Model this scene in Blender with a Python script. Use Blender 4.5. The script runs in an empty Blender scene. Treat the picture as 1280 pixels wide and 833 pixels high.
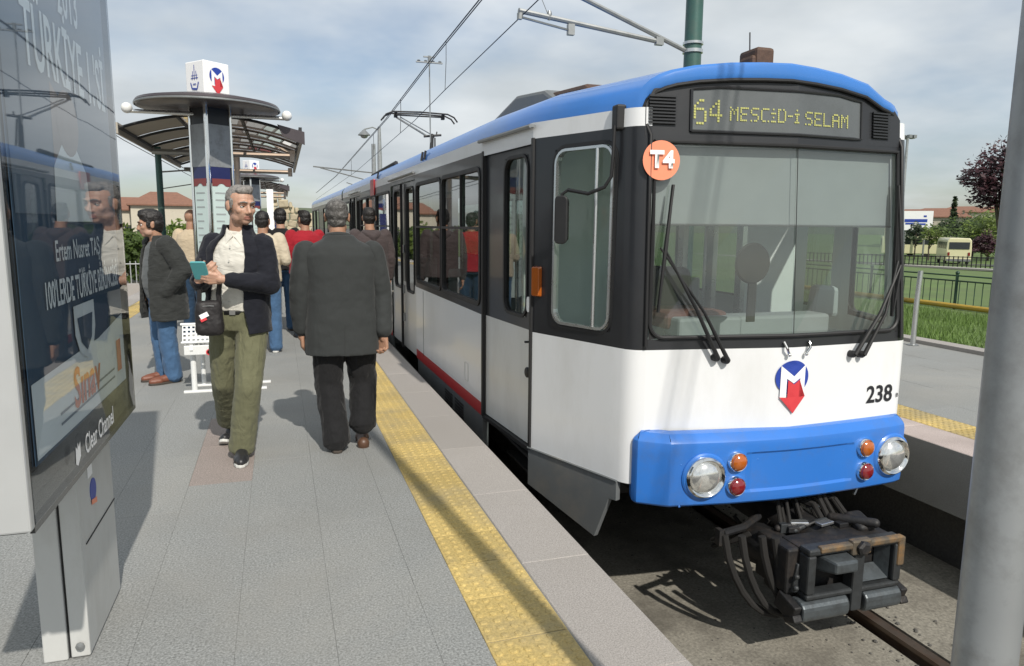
import bpy, bmesh, math, random
from mathutils import Vector, Matrix, noise
from math import sin, cos, pi, radians, sqrt, atan2
random.seed(7)
scene = bpy.context.scene
COL = scene.collection

# ------------------------------------------------------------------ camera
CAM_H = 1.5
YAW, PITCH, ROLL = radians(17.562), radians(8.50), radians(0.5)
cam_d = bpy.data.cameras.new('camera')
cam = bpy.data.objects.new('camera', cam_d); COL.objects.link(cam)
cam_d.sensor_width = 36.0; cam_d.lens = 36.0*900/1280
cam_d.clip_start = 0.05; cam_d.clip_end = 4000
cam.location = (0, 0, CAM_H)
fw = Vector((sin(YAW)*cos(PITCH), cos(YAW)*cos(PITCH), -sin(PITCH)))
rt0 = Vector((cos(YAW), -sin(YAW), 0)); up0 = rt0.cross(fw)
rt = rt0*cos(ROLL)+up0*sin(ROLL); up = up0*cos(ROLL)-rt0*sin(ROLL)
cam.matrix_world = Matrix(((rt.x, up.x, -fw.x, 0), (rt.y, up.y, -fw.y, 0), (rt.z, up.z, -fw.z, CAM_H), (0, 0, 0, 1)))
scene.camera = cam

# ------------------------------------------------------------------ sun, sky, exposure
SUN_EL = radians(43.0)
SUN_H = Vector((0.13, -0.99))                     # horizontal direction TOWARDS the sun
sun_d = bpy.data.lights.new('sun', 'SUN'); sun_d.energy = 4.2; sun_d.angle = radians(0.8); sun_d.color = (1.0, 0.945, 0.86)
sun = bpy.data.objects.new('sun', sun_d); COL.objects.link(sun)
to_sun = Vector((SUN_H.x*cos(SUN_EL), SUN_H.y*cos(SUN_EL), sin(SUN_EL))).normalized()
sun.rotation_euler = to_sun.to_track_quat('Z', 'Y').to_euler()
sun.location = (0, -20, 30)

world = bpy.data.worlds.new('World'); scene.world = world; world.use_nodes = True
nt = world.node_tree; nt.nodes.clear()
def N(tree, typ, **kw):
    n = tree.nodes.new(typ)
    for k, v in kw.items():
        if k.startswith('_'):
            key = k[1:]
            n.inputs[int(key) if key.isdigit() else key.replace('__', ' ')].default_value = v
        else: setattr(n, k, v)
    return n
L = lambda t, a, b: t.links.new(a, b)
sky = N(nt, 'ShaderNodeTexSky', sky_type='NISHITA', sun_disc=False, sun_elevation=SUN_EL, sun_rotation=atan2(SUN_H.x, SUN_H.y), air_density=1.0, dust_density=1.2, ozone_density=1.5)
tc = N(nt, 'ShaderNodeTexCoord')
sep = N(nt, 'ShaderNodeSeparateXYZ'); L(nt, tc.outputs['Generated'], sep.inputs[0])
zz = N(nt, 'ShaderNodeMath', operation='MAXIMUM', _1=0.0); L(nt, sep.outputs['Z'], zz.inputs[0])
za = N(nt, 'ShaderNodeMath', operation='ADD', _1=0.22); L(nt, zz.outputs[0], za.inputs[0])
dx = N(nt, 'ShaderNodeMath', operation='DIVIDE'); L(nt, sep.outputs['X'], dx.inputs[0]); L(nt, za.outputs[0], dx.inputs[1])
dy = N(nt, 'ShaderNodeMath', operation='DIVIDE'); L(nt, sep.outputs['Y'], dy.inputs[0]); L(nt, za.outputs[0], dy.inputs[1])
cmb = N(nt, 'ShaderNodeCombineXYZ'); L(nt, dx.outputs[0], cmb.inputs[0]); L(nt, dy.outputs[0], cmb.inputs[1]); cmb.inputs[2].default_value = 7.1
n1 = N(nt, 'ShaderNodeTexNoise', _Scale=0.55, _Detail=6.0, _Roughness=0.52); L(nt, cmb.outputs[0], n1.inputs['Vector'])
n2 = N(nt, 'ShaderNodeTexNoise', _Scale=1.3, _Detail=5.0, _Roughness=0.5); L(nt, cmb.outputs[0], n2.inputs['Vector'])
cov = N(nt, 'ShaderNodeMapRange', _1=0.30, _2=0.56); L(nt, n1.outputs[0], cov.inputs[0]); cov.interpolation_type = 'SMOOTHSTEP'
shade = N(nt, 'ShaderNodeMix', data_type='RGBA')
shr = N(nt, 'ShaderNodeMapRange', _1=0.3, _2=0.72); L(nt, n2.outputs[0], shr.inputs[0])
L(nt, shr.outputs[0], shade.inputs[0]); shade.inputs[6].default_value = (5.0, 5.5, 5.85, 1); shade.inputs[7].default_value = (8.3, 8.7, 8.9, 1)
skc = N(nt, 'ShaderNodeMix', data_type='RGBA', blend_type='MULTIPLY'); skc.inputs[0].default_value = 1.0; L(nt, sky.outputs[0], skc.inputs[6]); skc.inputs[7].default_value = (1.0, 1.0, 1.0, 1)
mixs = N(nt, 'ShaderNodeMix', data_type='RGBA'); L(nt, cov.outputs[0], mixs.inputs[0]); L(nt, skc.outputs[2], mixs.inputs[6]); L(nt, shade.outputs[2], mixs.inputs[7])
bg = N(nt, 'ShaderNodeBackground', _Strength=0.105); L(nt, mixs.outputs[2], bg.inputs[0])
wo = N(nt, 'ShaderNodeOutputWorld'); L(nt, bg.outputs[0], wo.inputs[0])

scene.view_settings.view_transform = 'Standard'; scene.view_settings.look = 'None'
scene.view_settings.exposure = 0.0; scene.view_settings.gamma = 1.0; scene.view_settings.use_curve_mapping = False
scene.cycles.use_denoising = True
scene.cycles.max_bounces = 8; scene.cycles.transparent_max_bounces = 16

# ------------------------------------------------------------------ materials
MATS = {}
def mat(name, col, rough=0.6, metal=0.0, var=0.12, scale=6.0, bump=0.0, bscale=40.0, coat=0.0, spec=0.5, dirt=None, dscale=1.2, damt=0.5, emit=0.0, stretch=None):
    m = bpy.data.materials.new(name); m.use_nodes = True; t = m.node_tree; b = t.nodes['Principled BSDF']
    g = N(t, 'ShaderNodeNewGeometry'); vec = g.outputs['Position']
    if stretch:
        mp = N(t, 'ShaderNodeMapping'); mp.inputs['Scale'].default_value = stretch; L(t, vec, mp.inputs[0]); vec = mp.outputs[0]
    no = N(t, 'ShaderNodeTexNoise', _Scale=scale, _Detail=5.0, _Roughness=0.6); L(t, vec, no.inputs['Vector'])
    r = N(t, 'ShaderNodeMix', data_type='RGBA'); L(t, no.outputs[0], r.inputs[0])
    r.inputs[6].default_value = (*[max(0, c*(1-var*2)) for c in col], 1); r.inputs[7].default_value = (*[min(1, c*(1+var*2)) for c in col], 1)
    out = r.outputs[2]
    if dirt:
        dn = N(t, 'ShaderNodeTexNoise', _Scale=dscale, _Detail=7.0, _Roughness=0.68); L(t, vec, dn.inputs['Vector'])
        dr = N(t, 'ShaderNodeMapRange', _1=0.48, _2=0.72, _3=0.0, _4=damt); L(t, dn.outputs[0], dr.inputs[0])
        dm = N(t, 'ShaderNodeMix', data_type='RGBA'); L(t, dr.outputs[0], dm.inputs[0]); L(t, out, dm.inputs[6]); dm.inputs[7].default_value = (*dirt, 1); out = dm.outputs[2]
    L(t, out, b.inputs['Base Color'])
    rr = N(t, 'ShaderNodeMapRange', _3=max(0.02, rough*0.8), _4=min(1, rough*1.2)); L(t, no.outputs[0], rr.inputs[0]); L(t, rr.outputs[0], b.inputs['Roughness'])
    b.inputs['Metallic'].default_value = metal; b.inputs['Specular IOR Level'].default_value = spec
    b.inputs['Coat Weight'].default_value = coat; b.inputs['Coat Roughness'].default_value = 0.08
    if bump:
        bn = N(t, 'ShaderNodeTexNoise', _Scale=bscale, _Detail=4.0); L(t, vec, bn.inputs['Vector'])
        bp = N(t, 'ShaderNodeBump', _Strength=bump, _Distance=0.01); L(t, bn.outputs[0], bp.inputs['Height']); L(t, bp.outputs[0], b.inputs['Normal'])
    if emit:
        b.inputs['Emission Color'].default_value = (*col, 1); b.inputs['Emission Strength'].default_value = emit
    MATS[name] = m; return m
def glass(name, tint, refl=1.0, rough=0.02, milk=0.0, milkcol=(0.5, 0.55, 0.55), ior=1.5):
    m = bpy.data.materials.new(name); m.use_nodes = True; t = m.node_tree; t.nodes.clear()
    o = N(t, 'ShaderNodeOutputMaterial'); tr = N(t, 'ShaderNodeBsdfTransparent'); tr.inputs[0].default_value = (*tint, 1)
    gl = N(t, 'ShaderNodeBsdfGlossy', _Roughness=rough); lw = N(t, 'ShaderNodeLayerWeight'); lw.inputs[0].default_value = 0.5
    pw = N(t, 'ShaderNodeMath', operation='POWER', _1=4.6); L(t, lw.outputs['Facing'], pw.inputs[0]); fr = N(t, 'ShaderNodeMath', operation='MULTIPLY_ADD', _1=0.955, _2=0.045); L(t, pw.outputs[0], fr.inputs[0])
    geo = N(t, 'ShaderNodeNewGeometry')
    bn = N(t, 'ShaderNodeTexNoise', _Scale=1.7, _Detail=2.0); L(t, geo.outputs['Position'], bn.inputs['Vector'])
    bp = N(t, 'ShaderNodeBump', _Strength=0.03, _Distance=0.02); L(t, bn.outputs[0], bp.inputs['Height']); L(t, bp.outputs[0], gl.inputs['Normal'])
    mu = N(t, 'ShaderNodeMath', operation='MULTIPLY', _1=refl); L(t, fr.outputs[0], mu.inputs[0]); mu.use_clamp = True
    base = tr.outputs[0]
    if milk:
        df = N(t, 'ShaderNodeBsdfDiffuse'); df.inputs[0].default_value = (*milkcol, 1)
        mm = N(t, 'ShaderNodeMixShader'); mm.inputs[0].default_value = milk
        L(t, base, mm.inputs[1]); L(t, df.outputs[0], mm.inputs[2]); base = mm.outputs[0]
    mx = N(t, 'ShaderNodeMixShader'); L(t, mu.outputs[0], mx.inputs[0]); L(t, base, mx.inputs[1]); L(t, gl.outputs[0], mx.inputs[2]); L(t, mx.outputs[0], o.inputs[0])
    MATS[name] = m; return m

mat('white_paint', (0.75, 0.76, 0.77), 0.32, var=0.015, scale=1.5, coat=0.3, dirt=(0.50, 0.49, 0.45), dscale=2.6, damt=0.28, stretch=(1, 1, 0.35))
mat('door_paint', (0.66, 0.66, 0.64), 0.4, var=0.03, scale=2.5, coat=0.2, dirt=(0.40, 0.38, 0.34), dscale=3.0, damt=0.3, stretch=(1, 1, 0.4))
mat('black_paint', (0.016, 0.017, 0.020), 0.33, var=0.12, scale=3, coat=0.2, dirt=(0.04, 0.04, 0.04), dscale=2.0, damt=0.3)
mat('blue_paint', (0.042, 0.185, 0.55), 0.30, var=0.04, scale=1.5, coat=0.35, dirt=(0.06, 0.16, 0.36), dscale=1.8, damt=0.35)
mat('bumper_blue', (0.030, 0.165, 0.55), 0.34, var=0.03, scale=3, coat=0.2, dirt=(0.07, 0.14, 0.33), dscale=6, damt=0.5)
mat('red_paint', (0.42, 0.025, 0.03), 0.4, var=0.06)
mat('skirt_grey', (0.13, 0.14, 0.145), 0.5, var=0.08, scale=4, dirt=(0.22, 0.20, 0.17), dscale=3, damt=0.5)
mat('under_dark', (0.02, 0.02, 0.02), 0.8, var=0.2)
mat('mask_grey', (0.020, 0.021, 0.024), 0.42, var=0.06, scale=3, coat=0.1)
mat('louver_dark', (0.006, 0.006, 0.007), 0.6)
mat('rubber', (0.012, 0.012, 0.013), 0.55, var=0.1)
mat('aluminium', (0.62, 0.63, 0.63), 0.28, metal=0.9, var=0.04, scale=10)
mat('chrome', (0.82, 0.82, 0.80), 0.08, metal=1.0, var=0.02)
mat('steel', (0.30, 0.31, 0.31), 0.42, metal=0.7, var=0.12, scale=9)
mat('dark_steel', (0.012, 0.012, 0.013), 0.6, metal=0.1, var=0.2, scale=12, dirt=(0.055, 0.042, 0.032), dscale=9, damt=0.6, bump=0.2, bscale=60)
mat('coupler_grey', (0.10, 0.115, 0.125), 0.42, metal=0.5, var=0.12, scale=14, dirt=(0.05, 0.05, 0.05), dscale=12, damt=0.7, bump=0.15)
mat('plate_grey', (0.040, 0.044, 0.047), 0.5, metal=0.3, var=0.2, scale=14, dirt=(0.022, 0.021, 0.02), dscale=10, damt=0.8, bump=0.2)
mat('coupler_ochre', (0.12, 0.10, 0.075), 0.55, metal=0.3, var=0.2, scale=14, dirt=(0.30, 0.16, 0.05), dscale=7, damt=0.9, bump=0.2)
mat('hose', (0.012, 0.011, 0.010), 0.85, var=0.2)
mat('interior_light', (0.72, 0.77, 0.75), 0.6, var=0.03)
mat('interior_grey', (0.36, 0.40, 0.40), 0.6, var=0.05)
mat('interior_dark', (0.05, 0.055, 0.055), 0.7, var=0.1)
mat('seat_fabric', (0.16, 0.07, 0.05), 0.85, var=0.3, scale=30)
mat('disc_olive', (0.035, 0.036, 0.028), 0.5)
mat('amber', (0.40, 0.10, 0.012), 0.15, coat=1.0, var=0.1, scale=60)
mat('red_lens', (0.19, 0.010, 0.014), 0.15, coat=1.0, var=0.1, scale=60)
mat('lens_glass', (0.72, 0.73, 0.72), 0.12, metal=0.75, var=0.18, scale=28, coat=1.0)
mat('led_yellow', (0.42, 0.42, 0.13), 0.5, emit=0.12)
mat('led_panel', (0.105, 0.115, 0.118), 0.35, var=0.12, coat=0.2, dirt=(.06, .065, .065), dscale=3, damt=.7)
mat('orange_disc', (0.84, 0.27, 0.15), 0.45, var=0.02)
mat('print_white', (0.85, 0.85, 0.85), 0.5, var=0.01)
mat('print_black', (0.015, 0.016, 0.02), 0.5, var=0.05)
mat('print_blue', (0.022, 0.055, 0.33), 0.45, var=0.03)
mat('print_red', (0.62, 0.05, 0.06), 0.45, var=0.03)
glass('windscreen', (0.72, 0.76, 0.745), refl=1.8, milk=0.10, milkcol=(0.36, 0.38, 0.365))
glass('side_glass', (0.42, 0.50, 0.47), refl=1.6)
glass('cab_glass', (0.86, 0.95, 0.91), refl=0.9, milk=0.05, milkcol=(0.35, 0.45, 0.42))
glass('panel_glass', (0.90, 0.93, 0.95), refl=1.25)
glass('display_glass', (0.82, 0.84, 0.82), refl=1.4)
glass('bronze_glass', (0.50, 0.38, 0.30), refl=1.3, milk=0.14, milkcol=(0.34, 0.26, 0.21))

# ------------------------------------------------------------------ mesh builder
class MB:
    def __init__(s): s.v = []; s.f = []; s.m = []; s.cm = 0; s.sm = []
    def add(s, vs, fs, smooth=False):
        o = len(s.v); s.v += [Vector(x) for x in vs]
        for f in fs: s.f.append([o+i for i in f]); s.m.append(s.cm); s.sm.append(smooth)
        return s
    def box(s, c, d, R=None, taper=1.0):
        c = Vector(c); hx, hy, hz = d[0]/2, d[1]/2, d[2]/2; vs = []
        for z, k in ((-hz, 1.0), (hz, taper)):
            for x, y in ((-hx, -hy), (hx, -hy), (hx, hy), (-hx, hy)):
                p = Vector((x*k, y*k, z)); vs.append(c+((R @ p) if R else p))
        return s.add(vs, [(3, 2, 1, 0), (4, 5, 6, 7), (0, 1, 5, 4), (1, 2, 6, 5), (2, 3, 7, 6), (3, 0, 4, 7)])
    def box2(s, a, b):
        return s.box([(a[i]+b[i])/2 for i in range(3)], [abs(b[i]-a[i]) for i in range(3)])
    def tube(s, pts, r, n=8, caps=True, smooth=True):
        pts = [Vector(p) for p in pts]; rs = r if isinstance(r, (list, tuple)) else [r]*len(pts)
        rings = []; ref = None
        for i, p in enumerate(pts):
            d = (pts[min(i+1, len(pts)-1)]-pts[max(i-1, 0)]).normalized()
            if ref is None: ref = d.orthogonal().normalized()
            u = (ref-d*ref.dot(d))
            u = u.normalized() if u.length > 1e-6 else d.orthogonal().normalized()
            ref = u; w = d.cross(u)
            rings.append([p+(u*cos(2*pi*k/n)+w*sin(2*pi*k/n))*rs[i] for k in range(n)])
        return s.rings(rings, caps, smooth)
    def rings(s, rings, caps=True, smooth=True, closed=True):
        n = len(rings[0]); vs = [p for r in rings for p in r]; fs = []
        for i in range(len(rings)-1):
            for k in range(n if closed else n-1):
                k2 = (k+1) % n; fs.append((i*n+k, i*n+k2, (i+1)*n+k2, (i+1)*n+k))
        s.add(vs, fs, smooth)
        if caps:
            o = len(s.v)-len(vs)
            s.f.append([o+k for k in reversed(range(n))]); s.m.append(s.cm); s.sm.append(False)
            s.f.append([o+(len(rings)-1)*n+k for k in range(n)]); s.m.append(s.cm); s.sm.append(False)
        return s
    def cyl(s, a, b, r, r2=None, n=16): return s.tube([a, b], [r, r if r2 is None else r2], n)
    def lathe(s, prof, c, axis=(0, 0, 1), n=24, smooth=True, caps=True):
        ax = Vector(axis).normalized(); u = ax.orthogonal().normalized(); w = ax.cross(u); c = Vector(c)
        return s.rings([[c+ax*z+(u*cos(2*pi*k/n)+w*sin(2*pi*k/n))*max(r, 1e-4) for k in range(n)] for r, z in prof], caps, smooth)
    def ell(s, c, r, R=None, n=16, m=10):
        c = Vector(c); r = (r, r, r) if not isinstance(r, (tuple, list)) else r; rings = []
        for i in range(m+1):
            t = -pi/2+pi*i/m; ct = max(cos(t), 1e-3)
            rings.append([c+((R @ Vector((r[0]*ct*cos(2*pi*k/n), r[1]*ct*sin(2*pi*k/n), r[2]*sin(t)))) if R else Vector((r[0]*ct*cos(2*pi*k/n), r[1]*ct*sin(2*pi*k/n), r[2]*sin(t)))) for k in range(n)])
        return s.rings(rings)
    def cap(s, a, b, ra, rb=None, n=14):
        a = Vector(a); b = Vector(b); rb = ra if rb is None else rb; d = (b-a)
        if d.length < 1e-6: return s.ell(a, ra)
        d.normalize(); pts = []; rs = []
        for t in (-1, -.92, -.7, -.38): pts.append(a+d*ra*t); rs.append(max(ra*sqrt(1-t*t), 1e-4))
        pts.append(a); rs.append(ra); pts.append(b); rs.append(rb)
        for t in (.38, .7, .92, 1): pts.append(b+d*rb*t); rs.append(max(rb*sqrt(max(0, 1-t*t)), 1e-4))
        return s.tube(pts, rs, n)
    def chain(s, pts, rs):
        for i in range(len(pts)-1): s.cap(pts[i], pts[i+1], rs[i], rs[i+1])
        return s
    def prism(s, poly, h0, h1, f):
        """polygon (2D list) extruded; f(x,y,h)->3D"""
        n = len(poly); vs = [f(x, y, h0) for x, y in poly]+[f(x, y, h1) for x, y in poly]
        fs = [tuple(reversed(range(n))), tuple(range(n, 2*n))]+[(k, (k+1) % n, n+(k+1) % n, n+k) for k in range(n)]
        return s.add(vs, fs)
    def quad(s, a, b, c, d): return s.add([a, b, c, d], [(0, 1, 2, 3)])
    def build(s, name, m, parent=None, off=None, loc=None, bevel=0.0, sharp=35, fixn=True):
        me = bpy.data.meshes.new(name); o = Vector(off) if off is not None else Vector((0, 0, 0))
        me.from_pydata([v-o for v in s.v], [], s.f)
        for k in (m if isinstance(m, (list, tuple)) else [m]): me.materials.append(MATS[k] if isinstance(k, str) else k)
        me.polygons.foreach_set('material_index', s.m); me.polygons.foreach_set('use_smooth', s.sm)
        me.validate(); me.update()
        if fixn:
            bm = bmesh.new(); bm.from_mesh(me)
            if getattr(s, 'weld', False): bmesh.ops.remove_doubles(bm, verts=bm.verts[:], dist=1e-4)
            bmesh.ops.recalc_face_normals(bm, faces=bm.faces[:]); bm.to_mesh(me); bm.free()
        if any(s.sm): me.set_sharp_from_angle(angle=radians(sharp))
        ob = bpy.data.objects.new(name, me); COL.objects.link(ob)
        if parent: ob.parent = parent
        if loc: ob.location = loc
        if bevel:
            bv = ob.modifiers.new('bevel', 'BEVEL'); bv.width = bevel; bv.segments = 2; bv.limit_method = 'ANGLE'; bv.angle_limit = radians(40)
        return ob
def tag(o, label=None, cat=None, group=None, kind=None):
    if label: o['label'] = label
    if cat: o['category'] = cat
    if group: o['group'] = group
    if kind: o['kind'] = kind
    return o
def thing(name, label, cat, loc, rz=0, group=None):
    o = bpy.data.objects.new(name, None); COL.objects.link(o); o.location = loc; o.rotation_euler = (0, 0, rz); o.empty_display_size = 0.2
    return tag(o, label, cat, group)
def inst(src, name, parent, loc, rz=0.0, rot=None):
    o = bpy.data.objects.new(name, src.data); COL.objects.link(o); o.parent = parent; o.location = loc
    o.rotation_euler = rot if rot else (0, 0, rz); return o
def copy_tree(o, loc, rz=None, label=None):
    def rec(x, par):
        c = x.copy(); COL.objects.link(c)
        if par: c.parent = par
        for ch in list(x.children): rec(ch, c)
        return c
    c = rec(o, None); c.location = loc
    if rz is not None: c.rotation_euler = (0, 0, rz)
    if label: c['label'] = label
    return c
def text_mesh(name, s, size, M, m, parent, off=None, bold=0.0, xs=1.0, depth=0.0, align='CENTER', space=1.0, shear=0.0):
    """lettering laid out in x/y, placed by matrix M (world); flat print"""
    cu = bpy.data.curves.new('text', 'FONT'); cu.body = s; cu.size = size; cu.align_x = align; cu.align_y = 'CENTER'; cu.offset = bold; cu.extrude = depth; cu.resolution_u = 3
    cu.space_character = space; cu.shear = shear
    tmp = bpy.data.objects.new('text', cu); COL.objects.link(tmp)
    bpy.context.view_layer.update()
    me = bpy.data.meshes.new_from_object(tmp.evaluated_get(bpy.context.evaluated_depsgraph_get()))
    bpy.data.objects.remove(tmp); bpy.data.curves.remove(cu)
    o3 = Vector(off) if off is not None else Vector((0, 0, 0))
    for v in me.vertices: v.co = M @ Vector((v.co.x*xs, v.co.y, v.co.z))-o3
    me.materials.clear(); me.materials.append(MATS[m]); me.name = name
    ob = bpy.data.objects.new(name, me); COL.objects.link(ob); ob.parent = parent; return ob
def frame_mat(o, x, y):
    x = Vector(x).normalized(); z = x.cross(Vector(y)).normalized(); y = z.cross(x)
    o = Vector(o); return Matrix(((x.x, y.x, z.x, o.x), (x.y, y.y, z.y, o.y), (x.z, y.z, z.z, o.z), (0, 0, 0, 1)))
def remesh(mb, name, m, parent, voxel, smooth=4, off=None, post=None, disp=0.0, dscale=0.1, loc=None, tex2=None):
    """one continuous surface out of overlapping closed pieces"""
    ob = mb.build(name+'_src', 'rubber', None, off=off)
    r = ob.modifiers.new('r', 'REMESH'); r.mode = 'VOXEL'; r.voxel_size = voxel; r.use_smooth_shade = True
    if smooth:
        k = ob.modifiers.new('s', 'SMOOTH'); k.factor = 0.5; k.iterations = smooth
    if disp:
        for sc_, st in ((dscale, disp), (dscale*0.4, disp*0.45)):
            tx = bpy.data.textures.new('folds', 'CLOUDS'); tx.noise_scale = sc_; tx.noise_depth = 1
            d = ob.modifiers.new('d', 'DISPLACE'); d.texture = tx; d.strength = st; d.texture_coords = 'LOCAL'; d.mid_level = 0.5
    bpy.context.view_layer.update()
    me = bpy.data.meshes.new_from_object(ob.evaluated_get(bpy.context.evaluated_depsgraph_get()))
    old = ob.data; bpy.data.objects.remove(ob); bpy.data.meshes.remove(old)
    me.materials.clear()
    for k in (m if isinstance(m, (list, tuple)) else [m]): me.materials.append(MATS[k])
    if post: post(me)
    me.name = name
    for p in me.polygons: p.use_smooth = True
    o = bpy.data.objects.new(name, me); COL.objects.link(o)
    if parent: o.parent = parent
    if loc: o.location = loc
    return o
# ------------------------------------------------------------------ setting
def stone(name, col, speck=0.5, scale=160.0, ov=0.10, rough=0.75, dirt=(0.12, 0.115, 0.10), damt=0.35, dscale=1.1, bump=0.25, spots=False):
    m = bpy.data.materials.new(name); m.use_nodes = True; t = m.node_tree; b = t.nodes['Principled BSDF']
    g = N(t, 'ShaderNodeNewGeometry'); oi = N(t, 'ShaderNodeObjectInfo')
    n = N(t, 'ShaderNodeTexNoise', _Scale=scale, _Detail=2.0, _Roughness=0.7); L(t, g.outputs['Position'], n.inputs['Vector'])
    r = N(t, 'ShaderNodeMapRange', _1=0.28, _2=0.72, _3=1-speck, _4=1+speck); L(t, n.outputs[0], r.inputs[0])
    o = N(t, 'ShaderNodeMapRange', _3=1-ov, _4=1+ov); L(t, oi.outputs['Random'], o.inputs[0])
    mu = N(t, 'ShaderNodeMath', operation='MULTIPLY'); L(t, r.outputs[0], mu.inputs[0]); L(t, o.outputs[0], mu.inputs[1])
    c = N(t, 'ShaderNodeVectorMath', operation='SCALE'); c.inputs[0].default_value = col; L(t, mu.outputs[0], c.inputs['Scale'])
    d = N(t, 'ShaderNodeTexNoise', _Scale=dscale, _Detail=8.0, _Roughness=0.65); L(t, g.outputs['Position'], d.inputs['Vector'])
    dr = N(t, 'ShaderNodeMapRange', _1=0.45, _2=0.72, _3=0.0, _4=damt); L(t, d.outputs[0], dr.inputs[0])
    x = N(t, 'ShaderNodeMix', data_type='RGBA'); L(t, dr.outputs[0], x.inputs[0]); L(t, c.outputs[0], x.inputs[6]); x.inputs[7].default_value = (*dirt, 1)
    out = x.outputs[2]
    if spots:
        vo = N(t, 'ShaderNodeTexVoronoi', _Scale=3.1); L(t, g.outputs['Position'], vo.inputs['Vector'])
        ds = N(t, 'ShaderNodeMapRange', _1=0.045, _2=0.075, _3=0.55, _4=0.0); L(t, vo.outputs['Distance'], ds.inputs[0])
        sp = N(t, 'ShaderNodeSeparateColor'); L(t, vo.outputs['Color'], sp.inputs[0]); gt = N(t, 'ShaderNodeMath', operation='GREATER_THAN', _1=0.55); L(t, sp.outputs[0], gt.inputs[0])
        ml = N(t, 'ShaderNodeMath', operation='MULTIPLY'); L(t, ds.outputs[0], ml.inputs[0]); L(t, gt.outputs[0], ml.inputs[1])
        x2 = N(t, 'ShaderNodeMix', data_type='RGBA'); L(t, ml.outputs[0], x2.inputs[0]); L(t, out, x2.inputs[6]); x2.inputs[7].default_value = (.13, .125, .115, 1); out = x2.outputs[2]
        n5 = N(t, 'ShaderNodeTexNoise', _Scale=0.45, _Detail=6.0, _Roughness=0.6, _Distortion=0.6); L(t, g.outputs['Position'], n5.inputs['Vector']); r5 = N(t, 'ShaderNodeMapRange', _1=.5, _2=.72, _3=0.0, _4=.45); L(t, n5.outputs[0], r5.inputs[0])
        x3 = N(t, 'ShaderNodeMix', data_type='RGBA'); L(t, r5.outputs[0], x3.inputs[0]); L(t, out, x3.inputs[6]); x3.inputs[7].default_value = (.37, .35, .31, 1); out = x3.outputs[2]
    L(t, out, b.inputs['Base Color']); b.inputs['Roughness'].default_value = rough; b.inputs['Specular IOR Level'].default_value = 0.35
    bp = N(t, 'ShaderNodeBump', _Strength=bump, _Distance=0.004); L(t, n.outputs[0], bp.inputs['Height']); L(t, bp.outputs[0], b.inputs['Normal'])
    MATS[name] = m; return m
stone('granite_grey', (0.242, 0.248, 0.242), 0.48, scale=115, ov=0.022, damt=0.45, dirt=(0.205, 0.200, 0.184), dscale=1.3, spots=True)
stone('granite_pink', (0.265, 0.225, 0.205), 0.55, ov=0.05, damt=0.25, dirt=(.2, .18, .165))
stone('granite_kerb', (0.325, 0.303, 0.285), 0.36, ov=0.06, damt=0.4, dirt=(0.28, 0.26, 0.235))
stone('granite_wall', (0.46, 0.39, 0.365), 0.45, ov=0.10, damt=0.6, dirt=(0.27, 0.225, 0.205), dscale=2.0)
stone('tactile_yellow', (0.46, 0.345, 0.13), 0.28, scale=90, ov=0.14, damt=0.9, dirt=(0.28, 0.24, 0.15), dscale=2.3)
stone('concrete', (0.235, 0.220, 0.185), 0.35, scale=50, ov=0, damt=0.95, dirt=(0.085, 0.077, 0.064), dscale=2.0, bump=0.5)
stone('concrete_dark', (0.10, 0.095, 0.088), 0.3, scale=50, ov=0, damt=0.6)
stone('grout', (0.2, 0.2, 0.19), 0.2, ov=0)
stone('asphalt', (0.055, 0.055, 0.057), 0.3, scale=60, ov=0)
mat('rust', (0.085, 0.045, 0.028), 0.7, var=0.3, scale=25, bump=0.3)
mat('rail_head', (0.17, 0.135, 0.11), 0.4, metal=0.7, var=0.2, scale=20, dirt=(0.11, 0.055, 0.03), dscale=5, damt=0.9)
mat('grass_soil', (0.055, 0.075, 0.022), 0.9, var=0.35, scale=2.5, dirt=(0.09, 0.085, 0.04), dscale=0.6, damt=0.6)
mat('grass_blade', (0.105, 0.175, 0.035), 0.6, var=0.35, scale=1.3)
mat('lawn', (0.092, 0.145, 0.036), 0.9, var=0.3, scale=0.8, dirt=(0.10, 0.12, 0.045), dscale=0.25, damt=0.6)

def G(u, v, z=0.0):
    """point of the horizontal plane z seen at column u, row v of the 1280x833 photograph"""
    d = fw*900+rt*(u-640)-up*(v-416.5); t = (z-CAM_H)/d.z; return Vector((d.x*t, d.y*t, z))
def D(u, v, dist):
    d = fw*900+rt*(u-640)-up*(v-416.5); return Vector((0, 0, CAM_H))+d*(dist/900)
def ground_z(x, y):
    if x < 8.25: return -1.07
    if x < 16: return -0.03-(x-8.25)*0.058
    return max(-1.75, -0.48-(x-16)*0.028)
xs = [-900, -400, -150, -60, -30, -12, -6, -3, 0, 3, 6, 8.2, 8.26, 9, 11, 13, 16, 20, 30, 40, 52, 62, 70, 100, 200, 500, 1200]
ys = [-600, -200, -60, -20, -6, 0, 5, 10, 15, 20, 30, 45, 60, 90, 150, 300, 700, 1500]
mb = MB(); vs = [(x, y, ground_z(x, y)) for y in ys for x in xs]; nx = len(xs)
for i in range(len(ys)-1):
    for j in range(nx-1):
        mb.cm = 1 if xs[j] >= 8.2 else 0
        mb.f.append((i*nx+j, i*nx+j+1, (i+1)*nx+j+1, (i+1)*nx+j)); mb.m.append(mb.cm); mb.sm.append(False)
mb.v = [Vector(v) for v in vs]
tag(mb.build('ground', ['concrete_dark', 'lawn']), kind='structure')
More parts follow.
